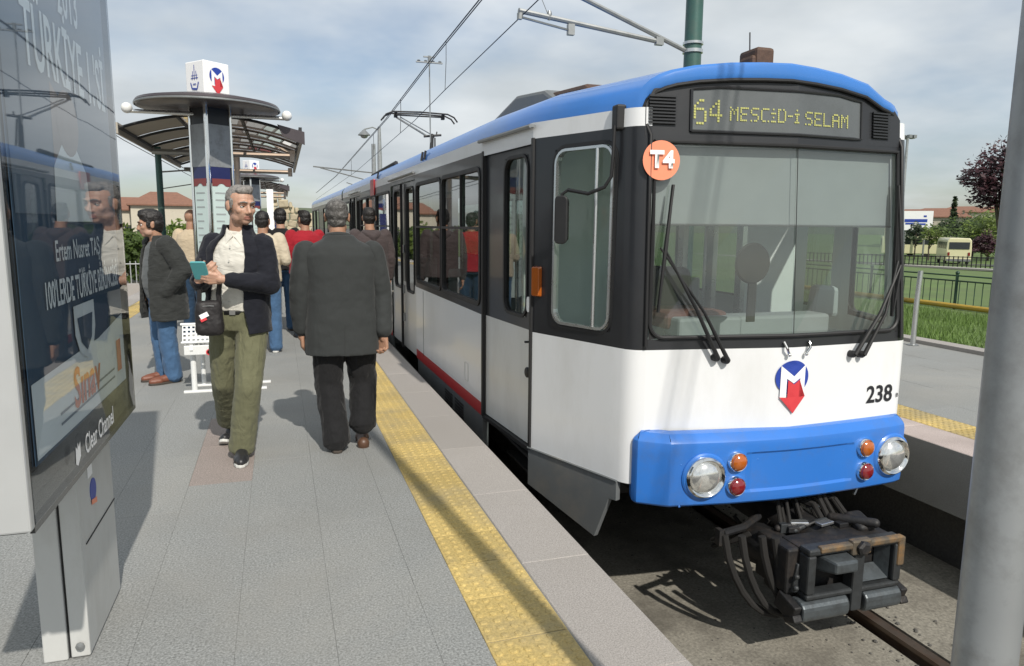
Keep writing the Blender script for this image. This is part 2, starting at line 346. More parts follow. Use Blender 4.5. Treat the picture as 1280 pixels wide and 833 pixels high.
# track bed: slab between the platforms with two rail grooves
mb = MB()
TX = 2.765
for a, b, z in ((1.02, TX-0.80, -0.985), (TX-0.66, TX+0.655, -1.0), (TX+0.80, 4.62, -0.955)):
    mb.box2((a, -6, -1.5), (b, 70, z))
mb.box2((TX-0.80, -6, -1.5), (TX-0.66, 70, -1.055)); mb.box2((TX+0.655, -6, -1.5), (TX+0.80, 70, -1.055))
bed = tag(mb.build('track_bed', 'concrete'), kind='structure')
for sx, nm in ((-0.7525, 0), (0.7525, 1)):
    mb = MB(); prof = [(-.06, -1.06), (-.06, -1.045), (-.012, -1.03), (-.012, -0.985), (-.034, -0.972), (-.034, -0.945), (.034, -0.945), (.034, -0.972), (.012, -0.985), (.012, -1.03), (.06, -1.045), (.06, -1.06)]
    mb.prism(prof, -6, 70, lambda x, z, h: (TX+sx*0.96+x, h, z+0.004))
    mb.m = [0]*len(mb.m); o = mb.build('rail', 'rail_head'); tag(o, kind='structure')
mb = MB()
for k in range(520):
    side = random.choice((-1, 1)); x = TX+0.7225+random.gauss(0, 0.14); y = random.uniform(1.5, 8); r = random.uniform(0.004, 0.014)
    if abs(x-TX-0.7225) < 0.05: continue
    z = -0.955 if x > TX+0.80 else (-1.055 if x > TX+0.655 else -1.0)
    mb.ell((x, y, z+r*0.4), (r, r*random.uniform(.6, 1.2), r*.7), n=6, m=4)
for k in range(300):
    x = random.uniform(1.5, 3.3); y = random.uniform(1.8, 6); r = random.uniform(0.003, 0.009); mb.ell((x, y, (-0.985 if x < 1.965 else -1.0)+r*0.3), (r, r, r*.6), n=5, m=3)
tag(mb.build('grit', 'concrete_dark'), kind='stuff')

# left (near) platform, an island: paving slabs, kerb stones, tactile tiles are pieces
PR = 0.006
mb = MB(); mb.box2((-2.95, -3, -0.16), (1.28, 75, -0.0035)); mb.cm = 1; mb.box2((-2.6, -3, -1.2), (0.95, 75, -0.16))
plat = tag(mb.build('platform', ['grout', 'concrete_dark']), kind='structure'); plat.rotation_euler = (0, 0, PR)
def slab_mesh(name, w, l, h, m, ch=0.003):
    mb = MB(); a, b = w/2, l/2
    mb.rings([[Vector((-a, -b, -h)), Vector((a, -b, -h)), Vector((a, b, -h)), Vector((-a, b, -h))],
              [Vector((-a, -b, -ch)), Vector((a, -b, -ch)), Vector((a, b, -ch)), Vector((-a, b, -ch))],
              [Vector((-a+ch, -b+ch, 0)), Vector((a-ch, -b+ch, 0)), Vector((a-ch, b-ch, 0)), Vector((-a+ch, b-ch, 0))]], True, False)
    return mb
proto = {}
def piece(kind, w, l, h, m, parent, loc, name, rz=0.0):
    k = (kind, round(w, 3), round(l, 3))
    if k not in proto:
        o = slab_mesh(name, w-0.0007, l-0.0007, h, m, 0.0006 if kind in ('grey', 'pink', 'g2') else 0.003).build(name, m, parent); o.location = loc; o.rotation_euler = (0, 0, rz); proto[k] = o; return o
    return inst(proto[k], name, parent, loc, rz)
cols = [-2.27, -1.925, -1.58, -1.235, -0.89, -0.545, -0.20, 0.145, 0.49, 0.662]
cand = []
for j in range(len(cols)-1):
    w = cols[j+1]-cols[j]; y = 0.15-0.37*(j % 2)
    while y < 60:
        cand.append((y, (cols[j]+cols[j+1])/2, w)); y += 0.76
cand.sort(); far = MB()
pink = {(5, 4.03), }
npv = 0
for y, x, w in cand:
    pk = abs(x+0.3725) < 0.02 and 3.95 < y < 5.4
    pk = pk or (abs(x+1.40) < 0.2 and 3.9 < y < 5.0)
    z = random.uniform(-0.0008, 0.0008)
    if npv < 290: piece('pink' if pk else 'grey', w, 0.76,  0.034, 'granite_pink' if pk else 'granite_grey', plat, (x, y+0.38, z), 'paving_slab'); npv += 1
    else:
        far.box2((x-w/2+.002, y+.002, -0.034), (x+w/2-.002, y+.758, 0))
o = far.build('paving_field', 'granite_grey', plat); o['kind'] = 'stuff'
# tactile tiles with raised domes
def tactile_mesh(w, l, seg=8):
    mb = slab_mesh('t', w-0.004, l-0.004, 0.034, None, 0.002); n = 6
    for i in range(n):
        for j in range(n):
            x = -w/2+(i+.5)*w/n; y = -l/2+(j+.5)*l/n
            mb.lathe([(0.0165, 0.0), (0.0145, 0.0035), (0.009, 0.0055), (0.001, 0.006)], (x, y, -0.0002), n=seg)
    return mb
t0 = None; nt_ = 0; farm = MB(); y = 0.3
while y < 62:
    for x in (0.823, -2.435):
        if nt_ < 210 and (x > 0 or y > 6):
            if t0 is None: t0 = tactile_mesh(0.322, 0.312).build('tactile_tile', 'tactile_yellow', plat); t0.location = (x, y, 0)
            else: inst(t0, 'tactile_tile', plat, (x, y, random.uniform(-.0015, .0015)), random.choice((0, pi)))
            nt_ += 1
        else: farm.box2((x-.159, y-.155, -.034), (x+.159, y+.155, 0.003))
    y += 0.312
o = farm.build('tactile_field', 'tactile_yellow', plat); o['kind'] = 'stuff'
y = 0.3; k = 0
while y < 62:
    for x, w in ((1.15, 0.325), (-2.78, 0.34)):
        if y > 6 or x > 0: piece('kerb', w, 0.86, 0.15, 'granite_kerb', plat, (x, y+.43, random.uniform(-.001, .001)), 'kerb_stone')
    y += 0.86
# far platform
mb = MB(); mb.box2((4.36, -3, -0.45), (8.2, 70, -0.0035)); mb.cm = 1; mb.box2((4.75, -3, -1.2), (8.2, 70, -0.45))
plat2 = tag(mb.build('far_platform', ['grout', 'concrete_dark']), kind='structure'); plat2.rotation_euler = (0, 0, PR)
y = 0.4
while y < 40:
    o = piece('kerb2', 0.36, 0.84, 0.44, 'granite_wall', plat2, (4.545, y, 0), 'kerb_stone'); y += 0.84
y = 0.4; n = 0; farm = MB()
while y < 40:
    if y < 16: inst(t0, 'tactile_tile', plat2, (4.89, y, 0))
    else: farm.box2((4.731, y-.155, -.034), (5.05, y+.155, 0.003))
    y += 0.312
o = farm.build('tactile_field', 'tactile_yellow', plat2); o['kind'] = 'stuff'
farm = MB()
for r in range(7):
    x0 = 5.055+r*0.42; y = 0.2-0.3*(r % 2)
    while y < 40:
        if y < 12.5: piece('g2', 0.42, 0.62, 0.034, 'granite_pink' if r == 1 else 'granite_grey', plat2, (x0+.21, y+.31, random.uniform(-.001, .001)), 'paving_slab')
        else: farm.box2((x0+.002, y+.002, -.034), (x0+.418, y+.618, 0))
        y += 0.62
o = farm.build('paving_field', 'granite_grey', plat2); o['kind'] = 'stuff'
y = 0.2
while y < 40:
    if y < 15: piece('kerb3', 0.24, 0.8, 0.1, 'granite_kerb', plat2, (8.12, y+.4, 0.05), 'kerb_stone')
    y += 0.8
# grass on the verge behind the far platform
mb = MB(); n = 0
while n < 26000:
    x = random.uniform(8.25, 14.5); y = random.uniform(4, 17)
    if not (0.75 < x/y < 1.6): continue
    h = random.uniform(0.05, 0.13)*(1.2+0.8*noise.noise((x*.7, y*.7, 3))); a = random.uniform(0, 2*pi); w = 0.006
    gz = ground_z(x, y)-.004; lx, ly = random.gauss(0, .05), random.gauss(0, .05)
    mb.add([(x-w*cos(a), y-w*sin(a), gz), (x+w*cos(a), y+w*sin(a), gz), (x+lx, y+ly, h+gz)], [(0, 1, 2)]); n += 1
tag(mb.build('grass', 'grass_blade', fixn=False), kind='stuff')
# ------------------------------------------------------------------ the tram
TR = Vector((2.87, 3.55, -0.95))
tram = thing('tram', 'white blue and black articulated tram standing at the platform, destination board lit', 'tram', TR, 0)
def V2(a, b): return Vector((a, b))
LEAN = 0.08
def lean(z, x=2.855): return (0.03+0.065*min(1.0, max(0.0, (x-1.875)/1.87)))*max(0.0, z-0.8)
# plan points (world x,y), left and right
Lc, La, Lb, Le = V2(1.875, 3.65), V2(1.552, 4.49), V2(1.478, 5.44), V2(1.27, 16.3)
Rc, Ra, Rb, Re = V2(3.765, 3.555), V2(4.06, 4.45), V2(4.118, 5.38), V2(3.92, 16.3)
Cc = V2(2.855, 3.505)
Lt, Rt = V2(1.88, 3.69), V2(3.725, 3.68)
def shift(p, q, z):                                  # front corner slides back along the cab side as the front leans
    return V2((0.004 if p.x < 2.8 else -0.008)*max(0.0, z-0.8), lean(z, p.x))
def corner(c, side, mid, n=6, r=0.085):
    a = c+(side-c).normalized()*r; b = c+(mid-c).normalized()*r; out = []
    for i in range(n):
        t = i/(n-1); out.append(a*(1-t)**2+c*2*t*(1-t)+b*t*t)
    return out                                        # from side to front
Lf = corner(Lc, La, Cc); Rf = corner(Rc, Ra, Cc)
ZS = [-0.0, 0.28, 0.8, 2.05, 2.15]
def P3(p, z): return Vector((p.x, p.y, z))
def facet(mb, A, B, zs, us, holes, matf, smooth=False):
    """A(z), B(z): end points; cells of the u/z grid, without the holes (u0,u1,z0,z1)"""
    us = sorted(set([0.0, 1.0]+list(us)+[h[k] for h in holes for k in (0, 1)])); zs = sorted(set(list(zs)+[h[k] for h in holes for k in (2, 3)]))
    idx = {}
    def vid(u, z):
        if (u, z) not in idx: a, b = A(z), B(z); idx[(u, z)] = len(mb.v); mb.v.append(P3(a+(b-a)*u, z))
        return idx[(u, z)]
    for i in range(len(us)-1):
        for j in range(len(zs)-1):
            uc, zc = (us[i]+us[i+1])/2, (zs[j]+zs[j+1])/2
            if any(h[0] < uc < h[1] and h[2] < zc < h[3] for h in holes): continue
            mb.f.append((vid(us[i], zs[j]), vid(us[i+1], zs[j]), vid(us[i+1], zs[j+1]), vid(us[i], zs[j+1]))); mb.m.append(matf(zc)); mb.sm.append(smooth)
BM = ['white_paint', 'black_paint', 'blue_paint', 'red_paint', 'skirt_grey', 'mask_grey']
sidem = lambda z: 3 if z < 0.085 else (0 if z < 0.8 else (1 if z < 2.05 else 0))
cabm = lambda z: 0 if z < 0.8 else (1 if z < 2.05 else 0)
def win_u(p, q, x0, x1): return sorted(((x0-p.y)/(q.y-p.y), (x1-p.y)/(q.y-p.y)))
def rrect(w, h, r, n=5):
    pts = []
    for cx, cy, a0 in ((w/2-r, h/2-r, 0), (-w/2+r, h/2-r, pi/2), (-w/2+r, -h/2+r, pi), (w/2-r, -h/2+r, 1.5*pi)):
        for i in range(n+1): a = a0+pi/2*i/n; pts.append((cx+r*cos(a), cy+r*sin(a)))
    return pts
def win_frame(name, M, w, h, r, t, m, parent, off, proud=0.012, outer=0.0, depth=0.03):
    """rounded frame: opening w x h, band t wide, flange 'outer' beyond as a rectangle corner filler"""
    inn = rrect(w, h, r); out = rrect(w+2*t, h+2*t, r+t); mb = MB()
    rg = [[M @ Vector((x, y, -depth)) for x, y in inn], [M @ Vector((x, y, proud)) for x, y in inn], [M @ Vector((x, y, proud)) for x, y in out], [M @ Vector((x, y, -0.004)) for x, y in out]]
    mb.rings(rg, False, False); 
    n = len(inn)
    # corner filler behind the band: from the rounded inner edge to the sharp hole corner
    for c0, (sx, sy) in ((0, (1, 1)), (6, (-1, 1)), (12, (-1, -1)), (18, (1, -1))):
        k = [M @ Vector((*inn[c0+i], -0.003)) for i in range(6)]+[M @ Vector((sx*(w/2+t*.8), sy*(h/2+t*.8), -0.003))]
        mb.add(k, [tuple(range(7))])
    return mb.build(name, m, parent, off, fixn=True)
def pane(name, M, w, h, r, m, parent, off, inset=-0.012):
    mb = MB(); pts = rrect(w, h, r); n = len(pts)
    mb.add([M @ Vector((x, y, inset)) for x, y in pts], [tuple(range(n))])
    return mb.build(name, m, parent, off, fixn=False)
def wall_mat(A, B, u, z):
    """frame on a wall facet: x to the right as seen from outside, y up, z outward"""
    a, b = A(z), B(z); p = a+(b-a)*u; zz_ = z+.3; a2, b2 = A(zz_), B(zz_); p2 = a2+(b2-a2)*u
    return frame_mat(P3(p, z), P3(b, z)-P3(a, z), P3(p2, zz_)-P3(p, z))
# ---- left side walls, running from the rear to the front so that x points right from outside
mb = MB()
A_cab, B_cab = (lambda z: La), (lambda z: Lf[0]+shift(Lc, La, z))
cab_hole = (0.27, 0.89, 0.885, 1.965)
facet(mb, A_cab, B_cab, ZS, [0.5], [cab_hole], cabm)
A_main, B_main = (lambda z: Le), (lambda z: Lb)
LM = (Le-Lb).length
def um(y): return (Le.y-y)/(Le.y-Lb.y)
wins = []                                               # (y0, y1) rear, front of each window
doors = [(8.15, 9.85), (13.2, 14.9)]
for y0, y1 in ((5.52, 6.82), (6.88, 8.08), (9.95, 11.2), (11.28, 12.3), (12.36, 13.12), (15.0, 16.2)): wins.append((y0, y1))
WZ = (0.875, 1.935)
holes = [(um(y1), um(y0), *WZ) for y0, y1 in wins]+[(um(b), um(a), -0.02, 2.0) for a, b in doors]
facet(mb, A_main, B_main, [0, .085, .8, 2.05, 2.15], [], holes, sidem)
# right side walls
A_rc, B_rc = (lambda z: Rf[0]+shift(Rc, Ra, z)), (lambda z: Ra)
facet(mb, A_rc, B_rc, ZS, [0.5], [(0.2, 0.8, 0.885, 1.965)], cabm)
facet(mb, lambda z: Ra, lambda z: Rb, [0, .8, 2.05, 2.15], [], [(0.15, 0.85, .9, 1.95)], cabm)
rwins = [(5.6, 6.8), (6.9, 8.1), (8.3, 9.6), (9.95, 11.2), (11.3, 12.4), (12.6, 14.0), (14.3, 16.0)]
holes = [((a-Rb.y)/(Re.y-Rb.y), (b-Rb.y)/(Re.y-Rb.y), *WZ) for a, b in rwins]
facet(mb, lambda z: Rb, lambda z: Re, [0, .085, .8, 2.05, 2.15], [], holes, sidem)
# door recess jambs between cab and main side (the front door sits in it) and the header strip above the door
facet(mb, lambda z: Lb, lambda z: La, [2.02, 2.15], [], [], lambda z: 0)
# corners
for F_, c, s_ in ((Lf, Lc, La), (Rf, Rc, Ra)):
    for i in range(len(F_)-1):
        facet(mb, lambda z, i=i: F_[i]+shift(c, s_, z), lambda z, i=i: F_[i+1]+shift(c, s_, z), [0, .28, .8, 1.4, 2.05, 2.15], [], [], (lambda z: cabm(z)) , True)
mb.weld = True; body = mb.build('body', BM, tram, TR, sharp=30)
# front faces: white apron below, grey mask around the windscreen above
A_fl, B_fl = (lambda z: Lf[-1]+shift(Lc, La, z)), (lambda z: Cc+V2(0, lean(z)))
A_fr, B_fr = (lambda z: Cc+V2(0, lean(z))), (lambda z: Rf[-1]+shift(Rc, Ra, z))
mb = MB()
WS = (0.862, 1.972)
facet(mb, A_fl, B_fl, [-0.0, .28, .8, WS[0], WS[1], 2.0], [.5], [(0.006, 1.0, *WS)], lambda z: 0 if z < .8 else 1)
facet(mb, A_fr, B_fr, [-0.0, .28, .8, WS[0], WS[1], 2.0], [.5], [(0.0, 0.994, *WS)], lambda z: 0 if z < .8 else 1)
front = mb.build('front_panel', ['white_paint', 'mask_grey'], tram, TR)
# ---- roof
PROF = [(1.0, 2.15), (0.995, 2.19), (0.98, 2.235), (0.955, 2.272), (0.92, 2.303), (0.87, 2.33), (0.80, 2.354), (0.65, 2.386), (0.42, 2.412), (0.2, 2.424), (0, 2.428)]
def interp(y, pts):
    for i in range(len(pts)-1):
        if y <= pts[i+1].y or i == len(pts)-2:
            t = (y-pts[i].y)/(pts[i+1].y-pts[i].y); return pts[i].x+(pts[i+1].x-pts[i].x)*t
def halfw(y):
    l = interp(y, [Lt, La, Lb, Le]); r = interp(y, [Rt, Ra, Rb, Re]); return l, r
def yfront(x, z):
    if x < Cc.x: t = (x-Lc.x)/(Cc.x-Lc.x); y = Lc.y+(Cc.y-Lc.y)*max(t, -0.1)
    else: t = (x-Cc.x)/(Rc.x-Cc.x); y = Cc.y+(Rc.y-Cc.y)*min(t, 1.1)
    return y+lean(z, x)
full = [(-f, z) for f, z in PROF]+[(f, z-.025*f*(f < .97)-.055*max(0, 1-abs(f-.82)/.2)) for f, z in reversed(PROF[:-1])]
def edge_pt(f, z, back=0.0):
    y = 3.9
    for _ in range(6):
        l, r = halfw(y); c = (l+r)/2; x = c+f*(r-l)/2; y = yfront(x, z)+back
    return Vector((x, y, z))
def ring_at(y):
    l, r = halfw(y); c = (l+r)/2; return [Vector((c+f*(r-l)/2, y, z)) for f, z in full]
def round_corner(p, f):                                   # the roof's front corner follows the rounded cab corner
    k = max(0, (abs(f)-0.80)/0.2); return p+Vector((-0.008*k*(1 if f > 0 else -1), 0.05*k*k, 0))
fr_edge = [round_corner(edge_pt(f, z), f) for f, z in full]
lip = [round_corner(edge_pt(f*0.985, z-0.012, -0.012), f) for f, z in full]
mb = MB()
mb.rings([lip, fr_edge, ring_at(4.47), ring_at(5.41), ring_at(9.0), ring_at(16.3)], False, True, closed=False)
roof = mb.build('roof', 'blue_paint', tram, TR, sharp=40)
inner = [round_corner(edge_pt(f*0.965, 2.12+(z-2.15)*0.75, -0.004), f) for f, z in full]
inner2 = [p+Vector((0, 0.03, 0)) for p in inner]
mb = MB(); mb.rings([lip, [a*.4+b*.6+Vector((0, -.012, 0)) for a, b in zip(lip, inner)], inner], False, True, closed=False)
lipo = mb.build('roof_lip', 'blue_paint', roof, TR, sharp=60)
# mask above the windscreen: columns between z=2.03 and the arch
mb = MB()
arch = [(p.x, p.z) for p in inner]
def top_at(x):
    for i in range(len(arch)-1):
        if arch[i][0] <= x <= arch[i+1][0] and arch[i+1][0] > arch[i][0]:
            t = (x-arch[i][0])/(arch[i+1][0]-arch[i][0]); return arch[i][1]+(arch[i+1][1]-arch[i][1])*t
    return 2.12
xl, xr = arch[0][0]+.002, arch[-1][0]-.002
xsn = [xl+(xr-xl)*i/40 for i in range(41)]+[Cc.x]; xsn = sorted(xsn); zb = 1.998
for a, b in zip(xsn[:-1], xsn[1:]):
    ta, tb = max(top_at(a), zb+.01)+.03, max(top_at(b), zb+.01)+.03
    mb.quad((a, yfront(a, zb)+.002, zb), (b, yfront(b, zb)+.002, zb), (b, yfront(b, tb)+.002, tb), (a, yfront(a, ta)+.002, ta))
mask = mb.build('mask_panel', 'mask_grey', tram, TR)
# grey seal that outlines the whole mask
seal = [p+Vector((0, -0.008, 0.0)) for p in inner]
lowl = [P3(A_fl(z)+V2(-.012, -.012), z) for z in (2.0, 1.6, 1.2, .82)]; lowr = [P3(B_fr(z)+V2(.012, -.012), z) for z in (2.0, 1.6, 1.2, .82)]
mb = MB(); mb.tube(list(reversed(lowl))+seal+lowr, 0.011, 8); mb.build('mask_seal', 'rubber', tram, TR)
# ---- windscreen: two panes with a thin joint, rubber surround
def fpt(x, z, o=0.0): return Vector((x, yfront(x, z)-o, z))
cx_l, cx_r = A_fl(1.4).x, B_fr(1.4).x
mb = MB(); x0b, x0t = Lf[-1].x+.012, A_fl(2.0).x+.02; x1b, x1t = Rf[-1].x-.012, B_fr(2.0).x-.02
def wscr(xa_b, xa_t, xb_b, xb_t, n):
    mb = MB()
    pts = [fpt(xa_b, WS[0]+.0, -.006), fpt(xb_b, WS[0]+.0, -.006), fpt(xb_t, WS[1], -.006), fpt(xa_t, WS[1], -.006)]
    mb.add(pts, [(0, 1, 2, 3)]); return mb.build(n, 'windscreen', tram, TR, fixn=False)
wscr(x0b, x0t, Cc.x-.0015, Cc.x-.0015, 'windscreen'); wscr(Cc.x+.0015, Cc.x+.0015, x1b, x1t, 'windscreen')
mb = MB(); mb.tube([fpt(Cc.x, WS[0], .002), fpt(Cc.x, WS[1], .002)], 0.0025, 6); mb.build('glass_joint', 'rubber', tram, TR)
def surround():
    r = .085; pts = []
    zb_, zt_ = WS[0]+.008, WS[1]-.004
    for i in range(7): a = pi+pi/2*i/6; pts.append((x0b+r+r*cos(a), zb_+r+r*sin(a)))
    pts.append((Cc.x, zb_))
    for i in range(7): a = 1.5*pi+pi/2*i/6; pts.append((x1b-r+r*cos(a), zb_+r+r*sin(a)))
    pts += [(x1b+(x1t-x1b)*.5, (zb_+zt_)/2), (x1t, zt_), (Cc.x, zt_), (x0t, zt_), (x0b+(x0t-x0b)*.5, (zb_+zt_)/2)]
    return pts
sp = surround(); ring = [fpt(x, z, .006) for x, z in sp]; ring.append(ring[0])
mb = MB(); mb.tube(ring, 0.013, 8, caps=False)
for cx0, sx, i0 in ((x0b, -1, 0), (x1b, 1, 8)):           # black fill in the rounded lower corners
    pts = [fpt(x, z, .003) for x, z in sp[i0:i0+7]]+[fpt(cx0+sx*.004, WS[0]-.0, .003)]
    mb.add(pts, [tuple(range(8))])
mb.build('windscreen_seal', 'rubber', tram, TR)
# ---- destination board with dot letters, louvres
bx0, bx1, bz0, bz1 = 2.192, 3.343, 2.030, 2.275
mb = MB()
NB = 20
def bz_top(x): return min(bz1, top_at(x)-.035)
bz_bot = lambda x: bz0
xsb = sorted([bx0+(bx1-bx0)*i/NB for i in range(NB+1)]+[Cc.x])
for a, b in zip(xsb[:-1], xsb[1:]): mb.quad(fpt(a, bz_bot(a), .002), fpt(b, bz_bot(b), .002), fpt(b, bz_top(b), .002), fpt(a, bz_top(a), .002))
board = mb.build('destination_board', 'led_panel', tram, TR)
outl = [fpt(x, bz_bot(x), .004) for x in xsb]+[fpt(x, bz_top(x), .004) for x in reversed(xsb)]; outl.append(outl[0])
mb = MB(); mb.tube(outl, 0.009, 6, caps=False); mb.build('board_frame', 'mask_grey', board, TR)
FONT = {'M': '10001 11011 10101 10101 10001 10001 10001', 'E': '11111 10000 10000 11110 10000 10000 11111', 'S': '01111 10000 10000 01110 00001 00001 11110', 'C': '01111 10000 10000 10000 10000 10000 01111',
        'I': '111 010 010 010 010 010 111', 'i': '010 000 111 010 010 010 111', 'D': '11110 10001 10001 10001 10001 10001 11110', '-': '000 000 000 111 000 000 000', 'L': '10000 10000 10000 10000 10000 10000 11111', 'A': '01110 10001 10001 11111 10001 10001 10001',
        '6': '00110 01000 10000 11110 10001 10001 10001 10001 01110', '4': '00010 00110 01010 10010 10010 11111 00010 00010 00010', ' ': '00 00 00 00 00 00 00'}
mb = MB()
def dots(txt, x, ztop, px, pz, bold=False):
    for ch in txt:
        rows = FONT[ch].split()
        for r, row in enumerate(rows):
            for c, b in enumerate(row):
                if b == '1' and random.random() > 0.03:
                    xa, za = x+c*px, ztop-r*pz; w, h = px*.40, pz*.40
                    mb.quad(fpt(xa-w, za-h, .006), fpt(xa+w, za-h, .006), fpt(xa+w, za+h, .006), fpt(xa-w, za+h, .006))
        x += (len(rows[0])+1)*px
    return x
dots('64', 2.212, 2.198, 0.0158, 0.0155); mb.build('route_number', 'led_yellow', board, TR); mb = MB()
dots('MESCiD-i', 2.428, 2.166, 0.0106, 0.0112); mb.build('dot_lettering', 'led_yellow', board, TR); mb = MB(); dots('SELAM', 2.905, 2.160, 0.0116, 0.0112)
mb.build('dot_lettering', 'led_yellow', board, TR)
for lx0, lx1, lz0, lz1 in ((1.948, 2.098, 2.058, 2.218), (3.442, 3.572, 2.04, 2.2)):
    mb = MB(); mb.quad(fpt(lx0, lz0, .001), fpt(lx1, lz0, .001), fpt(lx1, lz1, .001), fpt(lx0, lz1, .001)); lo = mb.build('louvre', 'louver_dark', tram, TR)
    sm_ = MB(); nsl = 9
    for i in range(nsl):
        z = lz0+(i+.5)*(lz1-lz0)/nsl; a, b = fpt(lx0-.006, z, .004), fpt(lx1+.006, z, .004)
        s1 = MB(); s1.prism([(0, 0), (-.010, -.003), (-.010, .005), (0, .009)], 0, 1, lambda p, q, h: a+(b-a)*h+Vector((0, p, q))); s1.build('louvre_slat', 'mask_grey', lo, TR)
# ---- front door in its slightly recessed frame
rec = (La-Lb).normalized(); nrm = Vector((rec.y, -rec.x, 0)); nrm = nrm if nrm.x < 0 else -nrm
inset = V2(-nrm.x, -nrm.y)*0.022
D0, D1 = Lb+inset, La+inset
Ad, Bd = (lambda z: D0), (lambda z: D1)
mb = MB(); dh = (0.43, 0.875, 0.88, 1.965)
facet(mb, Ad, Bd, [0.005, .8, 2.02, 2.055], [.03, .965], [dh], lambda z: 0 if z < .8 else 1)
door = mb.build('door', ['door_paint', 'black_paint'], tram, TR)
dl = (D1-D0).length
def door_win(hole, A, B, parent, m_glass='side_glass', r=.09, t=.022, fm='rubber', off=TR, proud=.010):
    u0, u1, z0, z1 = hole; M = wall_mat(A, B, (u0+u1)/2, (z0+z1)/2); zm = (z0+z1)/2
    w = (B(zm)-A(zm)).length*(u1-u0); h = sqrt((z1-z0)**2+((A(z1)-A(z0)).length if False else 0)**2)
    win_frame('window_frame', M, w-.02, h-.02, r, t, fm, parent, off, proud)
    return pane('window_pane', M, w, h, r*.6, m_glass, parent, off)
door_win(dh, Ad, Bd, door)
mb = MB(); M = wall_mat(Ad, Bd, .925, .975); mb.prism(rrect(.05, .105, .024), 0, .014, lambda x, y, h: M @ Vector((x, y, h))); mb.build('door_button', 'print_white', door, TR)
mb = MB(); M = wall_mat(Ad, Bd, .905, .505); mb.lathe([(.036, 0), (.036, .010), (.03, .014), (.001, .014)], M @ Vector((0, 0, 0)), M.to_3x3() @ Vector((0, 0, 1)), 20); mb.build('door_lock', 'dark_steel', door, TR)
mb = MB(); M = wall_mat(Ad, Bd, .925, .72); mb.box(M @ Vector((0, 0, .006)), (.02, .012, .055), M.to_3x3() @ Matrix.Rotation(0, 3, 'X')); mb.build('door_hinge', 'dark_steel', door, TR)
mb = MB()
for u in (0.0, 1.0):                                          # dark door jambs
    p = D0+(D1-D0)*u; q = (Lb if u == 0 else La); mb.box(((p.x+q.x)/2-.003, (p.y+q.y)/2, 1.02), (.03, .035, 2.07))
mb.box((D0.x*.5+D1.x*.5, (D0.y+D1.y)/2, -0.018), (.05, dl, .03), Matrix.Rotation(atan2(D1.y-D0.y, D1.x-D0.x)-pi/2, 3, 'Z'))
mb.build('door_jamb', 'rubber', tram, TR)
mb = MB(); mb.tube([P3(Lb+V2(-.03, .02), 2.125), P3(La+V2(-.03, -.03), 2.125)], .012, 6); mb.box(((Lb.x+La.x)/2-.02, (Lb.y+La.y)/2-.005, 2.128), (.035, dl+.05, .018), Matrix.Rotation(atan2(D1.y-D0.y, D1.x-D0.x)-pi/2, 3, 'Z'))
mb.build('rain_gutter', 'steel', tram, TR)
# ---- cab side window
cw = pane('cab_window', wall_mat(A_cab, B_cab, .58, 1.425), .52, 1.08, .06, 'cab_glass', tram, TR)
M = wall_mat(A_cab, B_cab, .58, 1.425)
wcab = (B_cab(1.425)-A_cab(1.425)).length*(cab_hole[1]-cab_hole[0])
win_frame('window_frame', M, wcab-.03, 1.05, .075, .016, 'aluminium', cw, TR, .012)
mb = MB(); mb.tube([M @ Vector((.115, -.525, .006)), M @ Vector((.115, .525, .006))], .010, 6); mb.build('window_bar', 'aluminium', cw, TR)
Mo = wall_mat(A_cab, B_cab, .58, 1.425)
win_frame('window_seal', Mo, wcab+.012, 1.095, .095, .02, 'rubber', cw, TR, .004)
# right cab window and right door (seen through the glass)
M = wall_mat(A_rc, B_rc, .5, 1.425); pr_ = pane('cab_window', M, .62, 1.08, .06, 'cab_glass', tram, TR); win_frame('window_frame', M, .56, 1.04, .07, .03, 'rubber', pr_, TR)
M = wall_mat(lambda z: Ra, lambda z: Rb, .5, 1.425); pane('window_pane', M, .64, 1.05, .06, 'side_glass', tram, TR)
# amber repeater between the door and the cab window
M = wall_mat(A_cab, B_cab, .085, 1.14); mb = MB(); mb.prism(rrect(.075, .20, .012), 0, .03, lambda x, y, h: M @ Vector((x*(1-h*6*.3), y*(1-h*2), h))); rep = mb.build('side_indicator', 'amber', tram, TR, bevel=.004)
# ---- main windows of the left side
for i, (y0, y1) in enumerate(wins):
    u0, u1 = um(y1), um(y0); M = wall_mat(A_main, B_main, (u0+u1)/2, sum(WZ)/2); w = (y1-y0); h = WZ[1]-WZ[0]
    g = pane('window', M, w, h, .03, 'side_glass', tram, TR)
    win_frame('window_frame', M, w-.03, h-.03, .06, .035, 'rubber', g, TR, .010)
    mb = MB(); mb.box(M @ Vector((0, .07, .0)), (w-.03, .022, .022), M.to_3x3()); 
    if i == 0: mb.box(M @ Vector((.06, .07+.23, .0)), (.02, .44, .022), M.to_3x3())
    mb.build('window_bar', 'rubber', g, TR)
for i, (y0, y1) in enumerate(rwins):
    u = ((y0+y1)/2-Rb.y)/(Re.y-Rb.y); M = wall_mat(lambda z: Rb, lambda z: Re, u, sum(WZ)/2); pane('window', M, y1-y0, 1.06, .03, 'side_glass', tram, TR)
